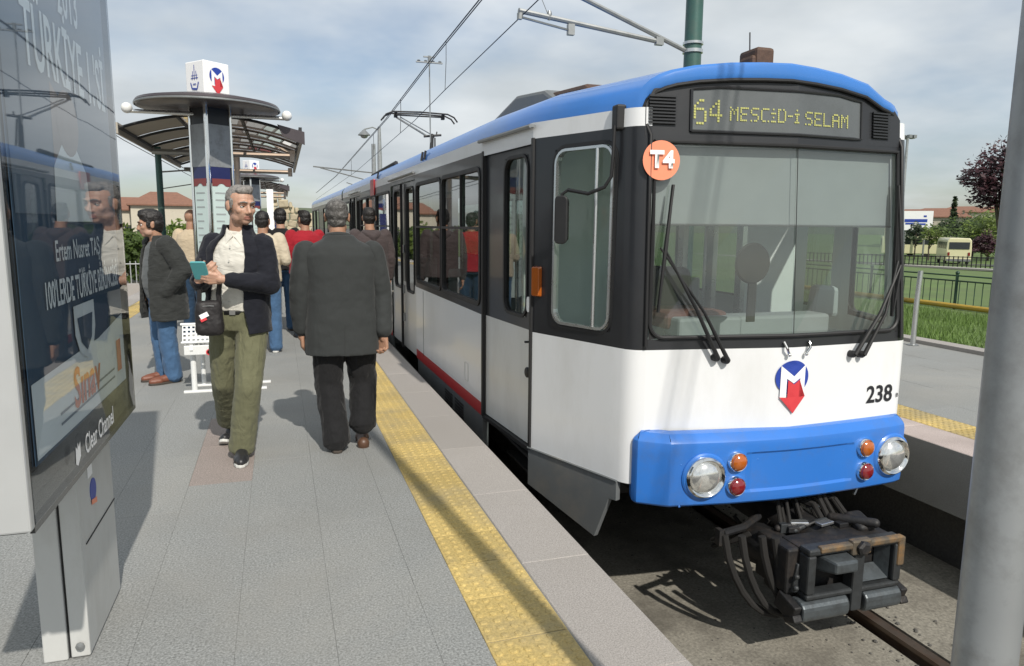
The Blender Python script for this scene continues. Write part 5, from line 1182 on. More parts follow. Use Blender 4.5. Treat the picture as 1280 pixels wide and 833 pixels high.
p = D(1262, 222, 17); tree('purple_tree', 'dark purple leaved tree reaching in behind the grey pole', (p.x, p.y, ground_z(p.x, p.y)), 4.4, 1.05, 'leaf_purple', 5200, .062, (p.z-ground_z(p.x, p.y))/4.4, .68, .1, group=None, clumps=44, seed=5)
p = on_ground(1226, 72); tree('purple_shrub', 'low purple leaved shrub under the green trees beyond the lawn', p, 3.2, 1.35, 'leaf_purple', 1500, .15, .6, .9, .06, 'shrub', seed=8)
for i, (u, d, h, cr, m, lab) in enumerate(((1214, 84, 5.2, 2.9, 'leaf_green', 'broad mid green tree beyond the lawn right of the cream minibus'), (1234, 76, 5.0, 2.6, 'leaf_lime', 'yellow green tree nearest the grey pole beyond the lawn'), (1197, 92, 4.8, 2.5, 'leaf_dark', 'dark green rounded tree just behind the cream minibus'), (1254, 80, 5.4, 2.8, 'leaf_green', 'green tree hidden mostly by the grey pole'))):
    tree('green_tree', lab, on_ground(u, d), h, cr, m, 2200, .2, .55, .85, .12, group='trees beyond the lawn', seed=20+i)
for i, (u, d, h, cr, m) in enumerate(((1184, 112, 4.6, 3.0, 'leaf_green'), (1202, 118, 5.4, 3.4, 'leaf_dark'), (1219, 108, 5.6, 3.4, 'leaf_green'), (1240, 104, 6.0, 3.6, 'leaf_green'), (1150, 118, 4.6, 2.6, 'leaf_dark'), (1166, 125, 4.8, 2.8, 'leaf_green'), (1134, 122, 4.6, 2.6, 'leaf_green'))):
    tree('green_tree', ('dense green tree low behind the cypress', 'dark broad tree at the back above the minibus', 'large green tree at the back between the dark tree and the pole', 'tall green tree at the back closest to the grey pole', 'dark tree at the back above the billboard', 'green tree at the back left of the cypress', 'green tree at the back beside the tram corner')[i], on_ground(u, d), h, cr, m, 1500, .3, .5, .8, .14, group='trees beyond the lawn', seed=80+i)
tree('cypress_tree', 'slim dark conical cypress standing above the other trees', on_ground(1186, 95), 7.4, 1.3, 'leaf_dark', 1600, .26, .5, 1, .12, cone=True, clumps=60, seed=31)
for i, (u, d) in enumerate(((1160, 75), (1171, 78), (1142, 78))): tree('young_tree', ('thin yellowing tree right of the billboard', 'small olive tree left of the cypress', 'small tree under the billboard')[i], on_ground(u, d), 4.2, 1.3, ('leaf_lime', 'leaf_green', 'leaf_dark')[i], 420, .2, .65, .9, .08, group='trees beyond the lawn', seed=40+i)
# hedge and shrubs on the left, beyond the second track
for i, (u, d, h, cr) in enumerate(((172, 30, 2.3, 1.0), (188, 31, 2.5, 1.05), (212, 31, 2.4, 1.1), (228, 30, 2.6, 1.1), (245, 32, 2.5, 1.1), (158, 32, 2.4, 1.0))):
    p = D(u, 290, d); tree('shrub', ('bright green shrub left of the seated platform group', 'green shrub behind the man in the dark jacket', 'leafy shrub just right of the slim green mast', 'tall shrub below the red roofed house', 'shrub behind the bald man', 'shrub half hidden by the advertising panel')[i], (p.x, p.y, -1.07), h, cr, 'leaf_lime' if i % 2 else 'leaf_green', 1500, .13, .55, .95, .05, 'shrub', 'shrubs beyond the second track', seed=60+i)
# ------------------------------------------------------------------ buildings
mat('plaster_cream', (0.50, 0.46, 0.37), 0.9, var=.06); mat('plaster_white', (0.62, 0.61, 0.58), 0.9, var=.05); mat('roof_tile', (0.21, 0.105, 0.07), 0.9, var=.2, scale=3); mat('win_dark', (0.03, 0.035, 0.04), 0.2); mat('old_stone', (0.42, 0.36, 0.25), 0.95, var=.3, scale=1.2, dirt=(.2, .17, .12), dscale=.8, damt=.8)
def house(name, label, c, w, dpt, z0, ze, zr, wall, rz=0, nw=4, hip=True, group=None, over=.35):
    t = thing(name, label, 'house', (c[0], c[1], z0), rz, group)
    mb = MB(); mb.box((0, 0, (ze-z0)/2), (w, dpt, ze-z0)); wl = mb.build('wall', wall, t)
    a, b, h = w/2+over, dpt/2+over, zr-z0; k = .35 if hip else 0
    mb = MB(); r0 = ze-z0; mb.add([(-a, -b, r0), (a, -b, r0), (a, b, r0), (-a, b, r0), (-a+k*w, 0, h), (a-k*w, 0, h), (-a, -b, r0-.15), (a, -b, r0-.15), (a, b, r0-.15), (-a, b, r0-.15)], [(0, 1, 5, 4), (1, 2, 5), (2, 3, 4, 5), (3, 0, 4), (6, 7, 1, 0), (7, 8, 2, 1), (8, 9, 3, 2), (9, 6, 0, 3), (9, 8, 7, 6)]); mb.build('roof', 'roof_tile', t)
    for fl_ in range(max(1, int((ze-z0)/3))):
        for i in range(nw):
            x = -w/2+(i+.5)*w/nw; z = 1.6+fl_*2.9; mb = MB(); mb.box((x, -dpt/2-.02, z), (w/nw*.4, .08, 1.3)); o = mb.build('window', 'win_dark', t); mb = MB(); mb.box((x, -dpt/2-.08, z-.7), (w/nw*.5, .14, .1)); mb.build('sill', 'plaster_white', o)
    return t
c = D(206, 262, 78); house('house', 'cream house with a shallow red tiled roof beyond the shrubs at left', (c.x, c.y), 6.4, 7, -1.07, 3.35, 4.75, 'plaster_cream', .15, 4)
c = D(165, 262, 82); house('house', 'lower cream house beside the red roofed one, partly behind the panel', (c.x, c.y), 5, 6, -1.07, 2.9, 4.3, 'plaster_cream', .0, 3)
t = thing('ruined_wall', 'remains of an old yellowish stone wall rising behind the far shelter', 'ruin', (D(380, 270, 80).x, D(380, 270, 80).y, -1.07))
rnd = random.Random(3); prev = None
for r in range(8):
    x = -4.2+rnd.uniform(-.3, .3)+(r > 4)*rnd.uniform(0, .9); top_r = (4.6, 4.2, 3.4, 2.3, 1.2, -.6, -1.4, -2.4)[r]
    while x < top_r:
        w = rnd.uniform(.35, 1.3); mb = MB(); mb.box((x+w/2, rnd.uniform(-.35, .35), .40+r*.72+rnd.gauss(0, .07)), (w-.02, 1.4, rnd.uniform(.55, .95)), Matrix.Rotation(rnd.gauss(0, .13), 3, 'Y'), rnd.uniform(.75, 1.0)); mb.build('stone_block', 'old_stone', t, bevel=.14); x += w
c = D(404, 262, 95); house('house', 'small pale building with a flat tiled roof beside the old stone wall', (c.x, c.y), 3.6, 4, -1.07, 2.4, 3.0, 'plaster_white', 0, 3)
for i, (u, d, w, ze, zr, wl, lab) in enumerate(((1142, 130, 9, 4.0, 5.0, 'plaster_cream', 'cream house on the rise behind the billboard'), (1166, 140, 10, 4.4, 5.5, 'plaster_white', 'pale house with red roof behind the young trees'), (1178, 120, 7, 3.5, 4.9, 'plaster_cream', 'low cream house left of the cypress'), (1200, 150, 10, 5.0, 6.2, 'plaster_cream', 'house with tiled roof showing above the dark tree'), (1222, 160, 11, 4.8, 6.2, 'plaster_white', 'white house above the green trees'), (1240, 150, 9, 5.0, 6.2, 'plaster_cream', 'cream house next to the grey pole'))):
    c = D(u, 300, d); house('house', lab, (c.x, c.y), w, 8, -1.8, ze, zr, wl, -.85, 4, True, 'houses on the far side of the road')
mb = MB()
for i in range(40):
    a = -.2+i*.05; r = 420; h = 9+5*noise.noise((i*.35, 2, 0)); x, y = r*sin(a), r*cos(a); x2, y2 = r*sin(a+.05), r*cos(a+.05); h2 = 9+5*noise.noise(((i+1)*.35, 2, 0))
    mb.add([(x, y, -3), (x2, y2, -3), (x2*1.05, y2*1.05, h2), (x*1.05, y*1.05, h), (x2*1.5, y2*1.5, -3), (x*1.5, y*1.5, -3)], [(0, 1, 2, 3), (3, 2, 4, 5)], True)
mat('hill', (0.10, 0.12, 0.08), .95, var=.3, scale=.05); tag(mb.build('hills', 'hill'), kind='structure')
# ------------------------------------------------------------------ right-hand background: railings, minibuses, billboard
mat('rail_green', (0.02, 0.055, 0.035), .5); mat('pipe_yellow', (0.42, 0.27, 0.03), .6, var=.15, dirt=(.2, .15, .08), dscale=3); mat('bus_cream', (0.60, 0.57, 0.36), .35, var=.03, coat=.3)
RX = 15.95; rl = thing('railing', 'dark green metal railing with upright bars along the verge', 'railing', (RX, 14, -.47)); RO = Vector((RX, 14, -.47))
for i in range(60):
    y = 8.2+i*.21; mb = MB(); mb.tube([(RX, y, -.42), (RX, y, .22)], .011, 5); mb.build('bar', 'rail_green', rl, RO)
for y in (8.5, 11.0, 13.75, 16.5, 19.5): mb = MB(); mb.tube([(RX, y, -.5), (RX, y, .40)], .035, 8); mb.ell((RX, y, .43), .05, n=8, m=6); mb.build('post', 'rail_green', rl, RO)
for z in (.23, .36, -.40): mb = MB(); mb.tube([(RX, 8.2, z), (RX, 21, z)], .02, 6); mb.build('rail', 'rail_green', rl, RO)
mb = MB(); mb.tube([(RX-.15, 7, -.40), (RX-.15, 22, -.36)], .065, 10); tag(mb.build('pipe', 'pipe_yellow'), 'long yellow pipe lying along the foot of the railing', 'pipe')
p = D(1193, 372, 23.0); sg = thing('small_sign', 'small green sign with white print fixed low on the railing', 'sign', (RX-.06, 12.45, -.22)); mb = MB(); mb.box((0, 0, 0), (.02, .5, .2)); mb.build('plate', 'leaf_green', sg); 
for k in range(3): mb = MB(); mb.box((-.012, .12-.1*k, .02), (.005, .06, .05)); mb.build('print', 'print_white', sg)
fp = thing('fence_post', 'silver metal post standing at the back edge of the far platform', 'post', (7.77, 7.25, 0)); mb = MB(); mb.tube([(0, 0, 0), (.0, 0, .55), (.02, 0, .97)], .032, 12); mb.build('tube', 'aluminium', fp); mb = MB(); mb.lathe([(.07, 0), (.07, .012), (.04, .02)], (0, 0, 0), (0, 0, 1), 14); mb.build('foot', 'steel', fp)
def line_at(u0, v0, u1, v1, z, w, name, m, h=0.0):
    a, b = G(u0, v0, z), G(u1, v1, z); d = (b-a).normalized(); n = Vector((-d.y, d.x, 0))*w/2; mb = MB(); up_ = Vector((0, 0, h))
    a -= d*30; b += d*30; q = [a-n, b-n, b+n, a+n]; mb.add(q+[x+up_ for x in q], [(4, 5, 6, 7), (0, 1, 5, 4), (1, 2, 6, 5), (2, 3, 7, 6), (3, 0, 4, 7)]); return mb.build(name, m)
tag(line_at(1130, 333, 1240, 339, -1.25, 1.2, 'path', 'granite_kerb', .12), kind='structure')
tag(line_at(1130, 329.5, 1240, 334, -1.72, 9, 'road', 'asphalt', .02), kind='structure')
# dark railing along the road
f2 = thing('railing', 'low dark fence along the road in front of the minibuses', 'railing', on_ground(1180, 52)); O2 = Vector(f2.location); dr = Vector((.6, -.8, 0)).normalized()
for i in range(-34, 35): mb = MB(); q = dr*i*.28; mb.box(q+Vector((0, 0, .45)), (.05, .05, .9)); mb.build('bar', 'rubber', f2)
for z in (.25, .85): mb = MB(); mb.tube([dr*-9.6+Vector((0, 0, z)), dr*9.6+Vector((0, 0, z))], .03, 5); mb.build('rail', 'rubber', f2)
def minibus(label, loc, rz):
    t = thing('minibus', label, 'minibus', loc, rz, 'minibuses on the road')
    mb = MB(); 
    mb.rings([[Vector((x*w, y, z)) for w, z in ((1, .35), (1, 1.35), (.95, 2.2), (.8, 2.42)) for x in (1.0,)]+[Vector((-w, y, z)) for w, z in ((.8, 2.42), (.95, 2.2), (1, 1.35), (1, .35))] for y, x in ((-2.9, 1), (-2.8, 1), (2.7, 1), (2.95, 1))], True, False); mb.build('body', 'bus_cream', t, bevel=.08)
    mb = MB(); mb.box((0, -2.92, 1.75), (1.6, .06, .62)); mb.build('rear_window', 'win_dark', t)
    mb = MB(); mb.box((0, 2.96, 1.7), (1.7, .06, .8)); mb.build('windscreen', 'win_dark', t)
    for s in (-1, 1):
        for y in (-2.0, -.8, .4, 1.6): mb = MB(); mb.box((s*.985, y, 1.75), (.06, 1.0, .6)); mb.build('side_window', 'win_dark', t)
        for y in (-1.8, 1.9): mb = MB(); mb.lathe([(.3, -.1), (.38, -.08), (.38, .08), (.3, .1), (.12, .1)], (s*.88, y, .38), (s, 0, 0), 16); mb.build('wheel', 'rubber', t)
        mb = MB(); mb.box((s*.8, -2.93, 1.0), (.16, .05, .3)); mb.build('tail_light', 'red_lens', t)
    mb = MB(); mb.box((0, -2.98, .45), (1.9, .12, .2)); mb.build('bumper', 'skirt_grey', t)
    return t
b0 = minibus('cream minibus seen from behind on the road beyond the lawn', on_ground(1190, 68), -.70)
for i, (u, d, lab) in enumerate(((1158, 88, 'cream minibus standing sideways left of the one seen from behind'), (1134, 86, 'leftmost cream minibus beside the tram corner'))): copy_tree(b0, on_ground(u, d), .85, lab)
bb = thing('billboard', 'white billboard with blue print on two posts beyond the lawn', 'billboard', on_ground(1140, 84), -.75)
bz = -ground_z(50, 50); mb = MB(); mb.box((0, 0, 4.2), (3.4, .2, 2.2)); mb.build('board', 'print_white', bb)
for s in (-1, 1): mb = MB(); mb.tube([(s*1.0, .1, 0), (s*1.0, .1, 3.2)], .1, 8); mb.build('post', 'steel', bb)
for i, (x, z, w, h) in enumerate(((0, 4.2, 2.3, .35), (-.6, 3.85, .9, .2), (.6, 3.8, .8, .2), (.9, 4.7, .3, .2))): mb = MB(); mb.box((x, -.11, z), (w, .02, h)); mb.build('print', 'print_blue', bb)
# picket fence on the left, beyond the second track
pf = thing('picket_fence', 'pale metal picket fence below the shrubs at left', 'fence', (D(210, 325, 25).x, D(210, 325, 25).y, -1.07))
for i in range(-18, 19): mb = MB(); mb.tube([(i*.17, 0, 0), (i*.17, 0, 1.25)], .016, 5); mb.build('picket', 'alu_frame', pf)
for z in (.15, 1.15): mb = MB(); mb.tube([(-3.2, 0, z), (3.2, 0, z)], .02, 6); mb.build('rail', 'alu_frame', pf)
mb = MB(); mb.box2((-14, 24.0, -1.07), (-3.2, 24.4, -.35)); tag(mb.build('low_wall', 'granite_kerb'), 'low pale wall below the picket fence beyond the second track', 'wall')
mb = MB(); mb.box2((-6.5, -3, -1.5), (-2.97, 70, -1.02)); o = tag(mb.build('second_track_bed', 'concrete'), kind='structure')
for x in (-5.45, -4.0):
    mb = MB(); mb.box2((x-.035, -3, -1.03), (x+.035, 70, -.95)); tag(mb.build('rail', 'rail_head'), kind='structure')
# second tram farther down the line: its current collector shows above the walking man's head
# ------------------------------------------------------------------ people
def skinmat(name, col):
    m = mat(name, col, .5, var=.07, scale=28, bump=.08, bscale=300); b = m.node_tree.nodes['Principled BSDF']
    b.inputs['Subsurface Weight'].default_value = .12; b.inputs['Subsurface Radius'].default_value = (.012, .004, .002); return m
skinmat('skin', (0.46, 0.27, 0.19)); skinmat('skin_tan', (0.36, 0.20, 0.13)); mat('lips', (0.30, 0.13, 0.10), .5); mat('stubble', (0.39, 0.235, 0.17), .6, var=.15, scale=60)
mat('eye_white', (0.62, 0.60, 0.57), .2); mat('eye_dark', (0.02, 0.015, 0.012), .15)
def cloth(name, col, var=.1, weave=260, rough=.85, sheen=.1, bump=.22, crease=.5, fold=(5, 5, 11)):
    m = bpy.data.materials.new(name); m.use_nodes = True; t = m.node_tree; b = t.nodes['Principled BSDF']; tcn = N(t, 'ShaderNodeTexCoord')
    n = N(t, 'ShaderNodeTexNoise', _Scale=9.0, _Detail=5.0); L(t, tcn.outputs['Object'], n.inputs['Vector'])
    r = N(t, 'ShaderNodeMix', data_type='RGBA'); L(t, n.outputs[0], r.inputs[0]); r.inputs[6].default_value = (*[c*(1-var) for c in col], 1); r.inputs[7].default_value = (*[c*(1+var) for c in col], 1); L(t, r.outputs[2], b.inputs['Base Color'])
    b.inputs['Roughness'].default_value = rough; b.inputs['Sheen Weight'].default_value = sheen; b.inputs['Specular IOR Level'].default_value = .25
    w = N(t, 'ShaderNodeTexNoise', _Scale=float(weave), _Detail=1.0); L(t, tcn.outputs['Object'], w.inputs['Vector'])
    mp = N(t, 'ShaderNodeMapping'); mp.inputs['Scale'].default_value = fold; L(t, tcn.outputs['Object'], mp.inputs[0])
    f = N(t, 'ShaderNodeTexNoise', _Scale=1.6, _Detail=3.0, _Distortion=1.2); L(t, mp.outputs[0], f.inputs['Vector'])
    b1 = N(t, 'ShaderNodeBump', _Strength=bump, _Distance=.002); L(t, w.outputs[0], b1.inputs['Height'])
    b2 = N(t, 'ShaderNodeBump', _Strength=crease, _Distance=.02); L(t, f.outputs[0], b2.inputs['Height']); L(t, b1.outputs[0], b2.inputs['Normal']); L(t, b2.outputs[0], b.inputs['Normal']); MATS[name] = m
cloth('navy_jacket', (0.010, 0.011, 0.017), crease=.35); cloth('white_shirt', (0.62, 0.60, 0.54), crease=.6); cloth('olive_trousers', (0.130, 0.130, 0.076), .12, crease=.9, fold=(9, 9, 3.2)); cloth('charcoal_suit', (0.033, 0.036, 0.036), crease=.3, bump=.12, fold=(4.5, 4.5, 2.2))
cloth('black_trousers', (0.011, 0.011, 0.012), crease=.8, fold=(8, 8, 3.5)); cloth('dark_jacket', (0.030, 0.032, 0.031), crease=.7); cloth('grey_shirt', (0.10, 0.11, 0.115)); cloth('blue_jeans', (0.055, 0.115, 0.215), .3, crease=.7, fold=(8, 8, 4)); cloth('dark_jeans', (0.02, 0.045, 0.085), .25)
cloth('cream_shirt', (0.52, 0.45, 0.34)); cloth('black_sweater', (0.010, 0.010, 0.011)); cloth('red_jacket', (0.30, 0.012, 0.022)); cloth('brown_hoodie', (0.062, 0.048, 0.048)); cloth('beige_shirt', (0.50, 0.41, 0.29))
mat('hair_dark', (0.012, 0.010, 0.009), .5, var=.4, scale=90, bump=.5, bscale=180, stretch=(1, 1, .4)); mat('hair_grey', (0.21, 0.195, 0.18), .6, var=.45, scale=70, bump=.6, bscale=180, stretch=(1, 1, .4)); mat('hair_mixed', (0.06, 0.056, 0.052), .6, var=.6, scale=60, bump=.6, bscale=160, dirt=(.28, .27, .26), dscale=45, damt=.8)
mat('shoe_black', (0.02, 0.02, 0.022), .4, var=.1); mat('shoe_brown', (0.09, 0.045, 0.026), .45, var=.15); mat('shoe_red', (0.17, 0.06, 0.035), .5, var=.1); mat('sole_white', (0.55, 0.55, 0.52), .6); mat('sole_dark', (0.05, 0.04, 0.032), .7); mat('belt_black', (0.012, 0.012, 0.012), .35); mat('phone_teal', (0.10, 0.36, 0.38), .35, var=.05); mat('phone_dark', (.015, .018, .02), .15); mat('bag_black', (0.014, 0.012, 0.013), .6, var=.2, bump=.3)

def hand(mb, w, d, n, side=1, curl=.5, size=1.0, spread=1.0):
    w = Vector(w); d = Vector(d).normalized(); n = Vector(n); n = (n-d*n.dot(d)).normalized(); s = d.cross(n)*side
    offs = (.029, .010, -.010, -.028); lens = (.070, .078, .073, .057); kn = (.088, .092, .088, .080)
    mb.cap(w-d*.02, w+d*.02, .026*size, .028*size, 10)
    for i in range(4):
        o = offs[i]*size; k = w+d*kn[i]*size+s*o; mb.cap(w+d*.018*size+s*o*.6, k, .0155*size, .0125*size, 10)
        p = k; a = 0.0; r = (.0095, .0095, .0095, .0082)[i]*size
        for j, (fr, ca) in enumerate(((.45, .55), (.31, .95), (.24, .6))):
            a += ca*curl*(1+.08*i); dd = (d*cos(a)+n*sin(a)+s*o*1.2*spread*(1-min(1, a))).normalized(); q = p+dd*lens[i]*size*fr*1.0; mb.cap(p, q, r*(1-.06*j), r*(1-.06*(j+1)), 8); p = q
    p = w+d*.022*size+s*.024*size
    for ln, dr, ra, rb in ((.040, d*.62+s*.62+n*.30, .0150, .0118), (.030, d*.88+s*.28+n*.35, .0112, .0100), (.024, d*.9+s*.02+n*.42, .0098, .0080)):
        q = p+dr.normalized()*ln*size; mb.cap(p, q, ra*size, rb*size, 8); p = q
def head_frame(c, yaw, pitch=0.0, roll=0.0, sc_=1.0):
    R_ = Matrix.Rotation(yaw, 3, 'Z') @ Matrix.Rotation(roll, 3, 'Y') @ Matrix.Rotation(pitch, 3, 'X'); c = Vector(c)
    return (lambda p: c+R_ @ (Vector(p)*sc_)), R_
def head_pieces(mb, T, R_, k):
    E = lambda c, r: mb.ell(T(c), tuple(x*k for x in r), R_, 20, 14)
    E((0, .010, .030), (.076, .095, .088)); E((0, -.028, -.035), (.060, .066, .078)); E((0, -.020, -.005), (.068, .072, .075)); E((0, -.062, -.094), (.026, .022, .020))
    for s in (-1, 1):
        E((s*.036, -.058, -.028), (.026, .024, .024)); E((s*.044, -.018, -.075), (.020, .040, .028)); E((s*.077, .014, -.010), (.009, .020, .032)); E((s*.080, .022, .004), (.008, .012, .020)); E((s*.0115, -.098, -.042), (.0095, .011, .008))
        mb.cap(T((s*.012, -.091, .022)), T((s*.048, -.074, .020)), .0115*k, .009*k, 8); mb.cap(T((s*.016, -.084, -.066)), T((0, -.090, -.064)), .0075*k, .0085*k, 8); mb.cap(T((s*.014, -.082, -.076)), T((0, -.087, -.077)), .0078*k, .009*k, 8)
    mb.cap(T((0, -.088, .012)), T((0, -.104, -.030)), .0095*k, .0125*k, 10); E((0, -.108, -.036), (.0125, .0125, .011))
def sculpt(T, R_, k, c, mats):
    ci = Vector(c); Ri = R_.transposed()
    def post(me):
        lip = []
        for v in me.vertices:
            p = (Ri @ (v.co-ci))/k
            if abs(p.x) < .1 and p.y < -.03 and -.13 < p.z < .1:
                for s in (-1, 1):
                    e = ((p.x-s*.032)/.019)**2+((p.z+.002)/.013)**2; dd = .0105*math.exp(-e)
                    v.co += R_ @ Vector((0, dd*k, 0))
                m_ = math.exp(-((p.x/.024)**2+((p.z+.071)/.0028)**2)); v.co += R_ @ Vector((0, .0045*m_*k, 0))
        if mats > 1:
            for f in me.polygons:
                p = (Ri @ (Vector(f.center)-ci))/k
                if p.y < -.075 and abs(p.x) < .024-.25*abs(p.z+.071) and abs(p.z+.071) < .011: f.material_index = 1
                elif mats > 2 and p.y < .0 and p.z < -.045 and p.z > -.125 and (abs(p.x) > .022 or p.z < -.085 or p.z > -.058) and not (abs(p.x) < .018 and p.z > -.05): f.material_index = 2
    return post
def eyes(par, T, R_, k, hairm):
    for s in (-1, 1):
        mb = MB(); mb.ell(T((s*.032, -.0735, -.002)), .0118*k, None, 16, 10); e = mb.build('eye', 'eye_white', par)
        mb = MB(); mb.ell(T((s*.032+.002, -.0825, -.002)), (.0058*k, .004*k, .0058*k), R_, 12, 8); mb.build('iris', 'eye_dark', e)
        mb = MB(); mb.tube([T((s*.046, -.077, -.001)), T((s*.038, -.0855, .0045)), T((s*.026, -.0865, .0045)), T((s*.018, -.083, -.001))], .0028*k, 6); mb.build('eyelid', 'skin_tan', e)
        mb = MB(); mb.chain([T((s*.013, -.1005, .020)), T((s*.030, -.0985, .0255)), T((s*.048, -.083, .021))], [.0038*k, .0042*k, .0028*k]); mb.build('eyebrow', hairm, par)
def hair(par, T, R_, k, style, m, vox=.006):
    mb = MB(); E = lambda c, r: mb.ell(T(c), tuple(x*k for x in r), R_, 20, 14)
    if style == 'short':
        E((0, .022, .044), (.0785, .092, .081)); E((0, .042, -.002), (.0775, .068, .066)); E((0, .052, -.042), (.056, .044, .042)); E((0, -.046, .090), (.055, .036, .026)); E((.02, -.03, .106), (.04, .045, .018))
        for s in (-1, 1): E((s*.071, -.012, .012), (.009, .020, .035))
    elif style == 'thick':
        E((0, .016, .054), (.086, .100, .085)); E((0, .040, .0), (.083, .078, .075)); E((0, .052, -.045), (.062, .050, .05)); E((0, -.050, .088), (.064, .045, .036)); E((0, -.02, .11), (.06, .07, .03))
        for s in (-1, 1): E((s*.073, -.015, .005), (.010, .022, .045))
    elif style == 'balding':
        E((0, .036, .018), (.0785, .079, .066)); E((0, .050, -.030), (.060, .050, .052)); E((0, .038, .055), (.075, .076, .060))
        for s in (-1, 1): E((s*.070, -.012, .018), (.008, .018, .026))
    remesh(mb, 'hair', m, par, vox*k, 2, disp=.009*k, dscale=.022)
def loft(mb, rows, yaw=0.0, p=2.4, n=32):
    rg = []
    for z, cx, cy, rx, ry in rows:
        r_ = []
        for i in range(n):
            a = 2*pi*i/n; c_, s_ = cos(a), sin(a); x = rx*(abs(c_)**(2/p))*(1 if c_ >= 0 else -1); y = ry*(abs(s_)**(2/p))*(1 if s_ >= 0 else -1)
            r_.append(Vector((cx+x*cos(yaw)-y*sin(yaw), cy+x*sin(yaw)+y*cos(yaw), z)))
        rg.append(r_)
    mb.rings(rg, True, True)
def loft_open(mb, rows, yaw=0.0, th=.022, n=40, p=2.3):
    rg = []
    for z, cx, cy, rx, ry, gl, gr in rows:
        out = []; inn = []
        for i in range(n+1):
            f = gl+(2*pi-gl-gr)*i/n; s_, c_ = sin(f), cos(f); e = 2/p
            x = (abs(s_)**e)*(1 if s_ >= 0 else -1); y = -(abs(c_)**e)*(1 if c_ >= 0 else -1)
            for lst, k in ((out, 0), (inn, th)):
                X, Y = x*(rx-k), y*(ry-k); lst.append(Vector((cx+X*cos(yaw)-Y*sin(yaw), cy+X*sin(yaw)+Y*cos(yaw), z)))
        rg.append(out+inn[::-1])
    mb.rings(rg, True, True)
def shoe(par, ank, toe, m, sole, lift=0.0, L_=.27, pitch=0.0):
    """ank: point above the heel on the ground line; toe: horizontal direction; pitch raises the heel"""
    d = Vector((toe[0], toe[1], 0)).normalized(); s = Vector((-d.y, d.x, 0)); a = Vector(ank)
    Rp = Matrix.Rotation(pitch, 3, s)
    piv = Vector((a.x, a.y, 0))+d*(L_*.52)                            # ball of the foot stays on the ground
    f = lambda u, v, w: piv+Rp @ (d*(u-L_*.52)+s*v+Vector((0, 0, w)))+Vector((0, 0, lift))
    mb = MB(); mb.chain([f(-.03, 0, .055), f(.04, 0, .052), f(.11, .0, .042), f(.165, .002, .036), f(.20, .004, .032)], [.036, .040, .037, .036, .028]); mb.chain([f(-.02, 0, .07), f(-.01, 0, .12)], [.038, .042]); mb.chain([f(.13, .02, .034), f(.18, .016, .031)], [.030, .026]); mb.chain([f(.13, -.02, .034), f(.17, -.014, .031)], [.028, .026])
    o = remesh(mb, 'shoe', m, par, .007, 3)
    ol = [(-.068, 0), (-.060, .026), (-.03, .037), (.04, .036), (.11, .046), (.17, .044), (.215, .026), (.232, 0), (.215, -.024), (.17, -.040), (.11, -.042), (.04, -.034), (-.03, -.036), (-.060, -.026)]
    mb = MB(); mb.prism(ol, 0.0, .022, lambda x, y, h: f(x, y, h)); mb.build('sole', sole, o, bevel=.006)
    return o
def base_J(s=1.0, pose='down'):
    J = dict(hipL=(.088, 0, .88), hipR=(-.088, 0, .88), kneeL=(.10, -.015, .48), kneeR=(-.10, -.015, .48), ankL=(.105, .02, .075), ankR=(-.105, .02, .075), shL=(.185, .01, 1.385), shR=(-.185, .01, 1.385), elL=(.245, .035, 1.10), elR=(-.245, .035, 1.10), wrL=(.25, -.04, .86), wrR=(-.25, -.04, .86), head=(0, -.015, 1.575), neck=(0, .015, 1.40), pel=(0, .01, .93))
    if pose == 'pockets': J.update(elL=(.29, .10, 1.13), elR=(-.29, .10, 1.13), wrL=(.215, -.035, .93), wrR=(-.215, -.035, .93))
    if pose == 'front': J.update(elL=(.26, .02, 1.12), elR=(-.26, .02, 1.12), wrL=(.19, -.20, 1.10), wrR=(-.19, -.20, 1.10))
    return {k: Vector(v)*s for k, v in J.items()}
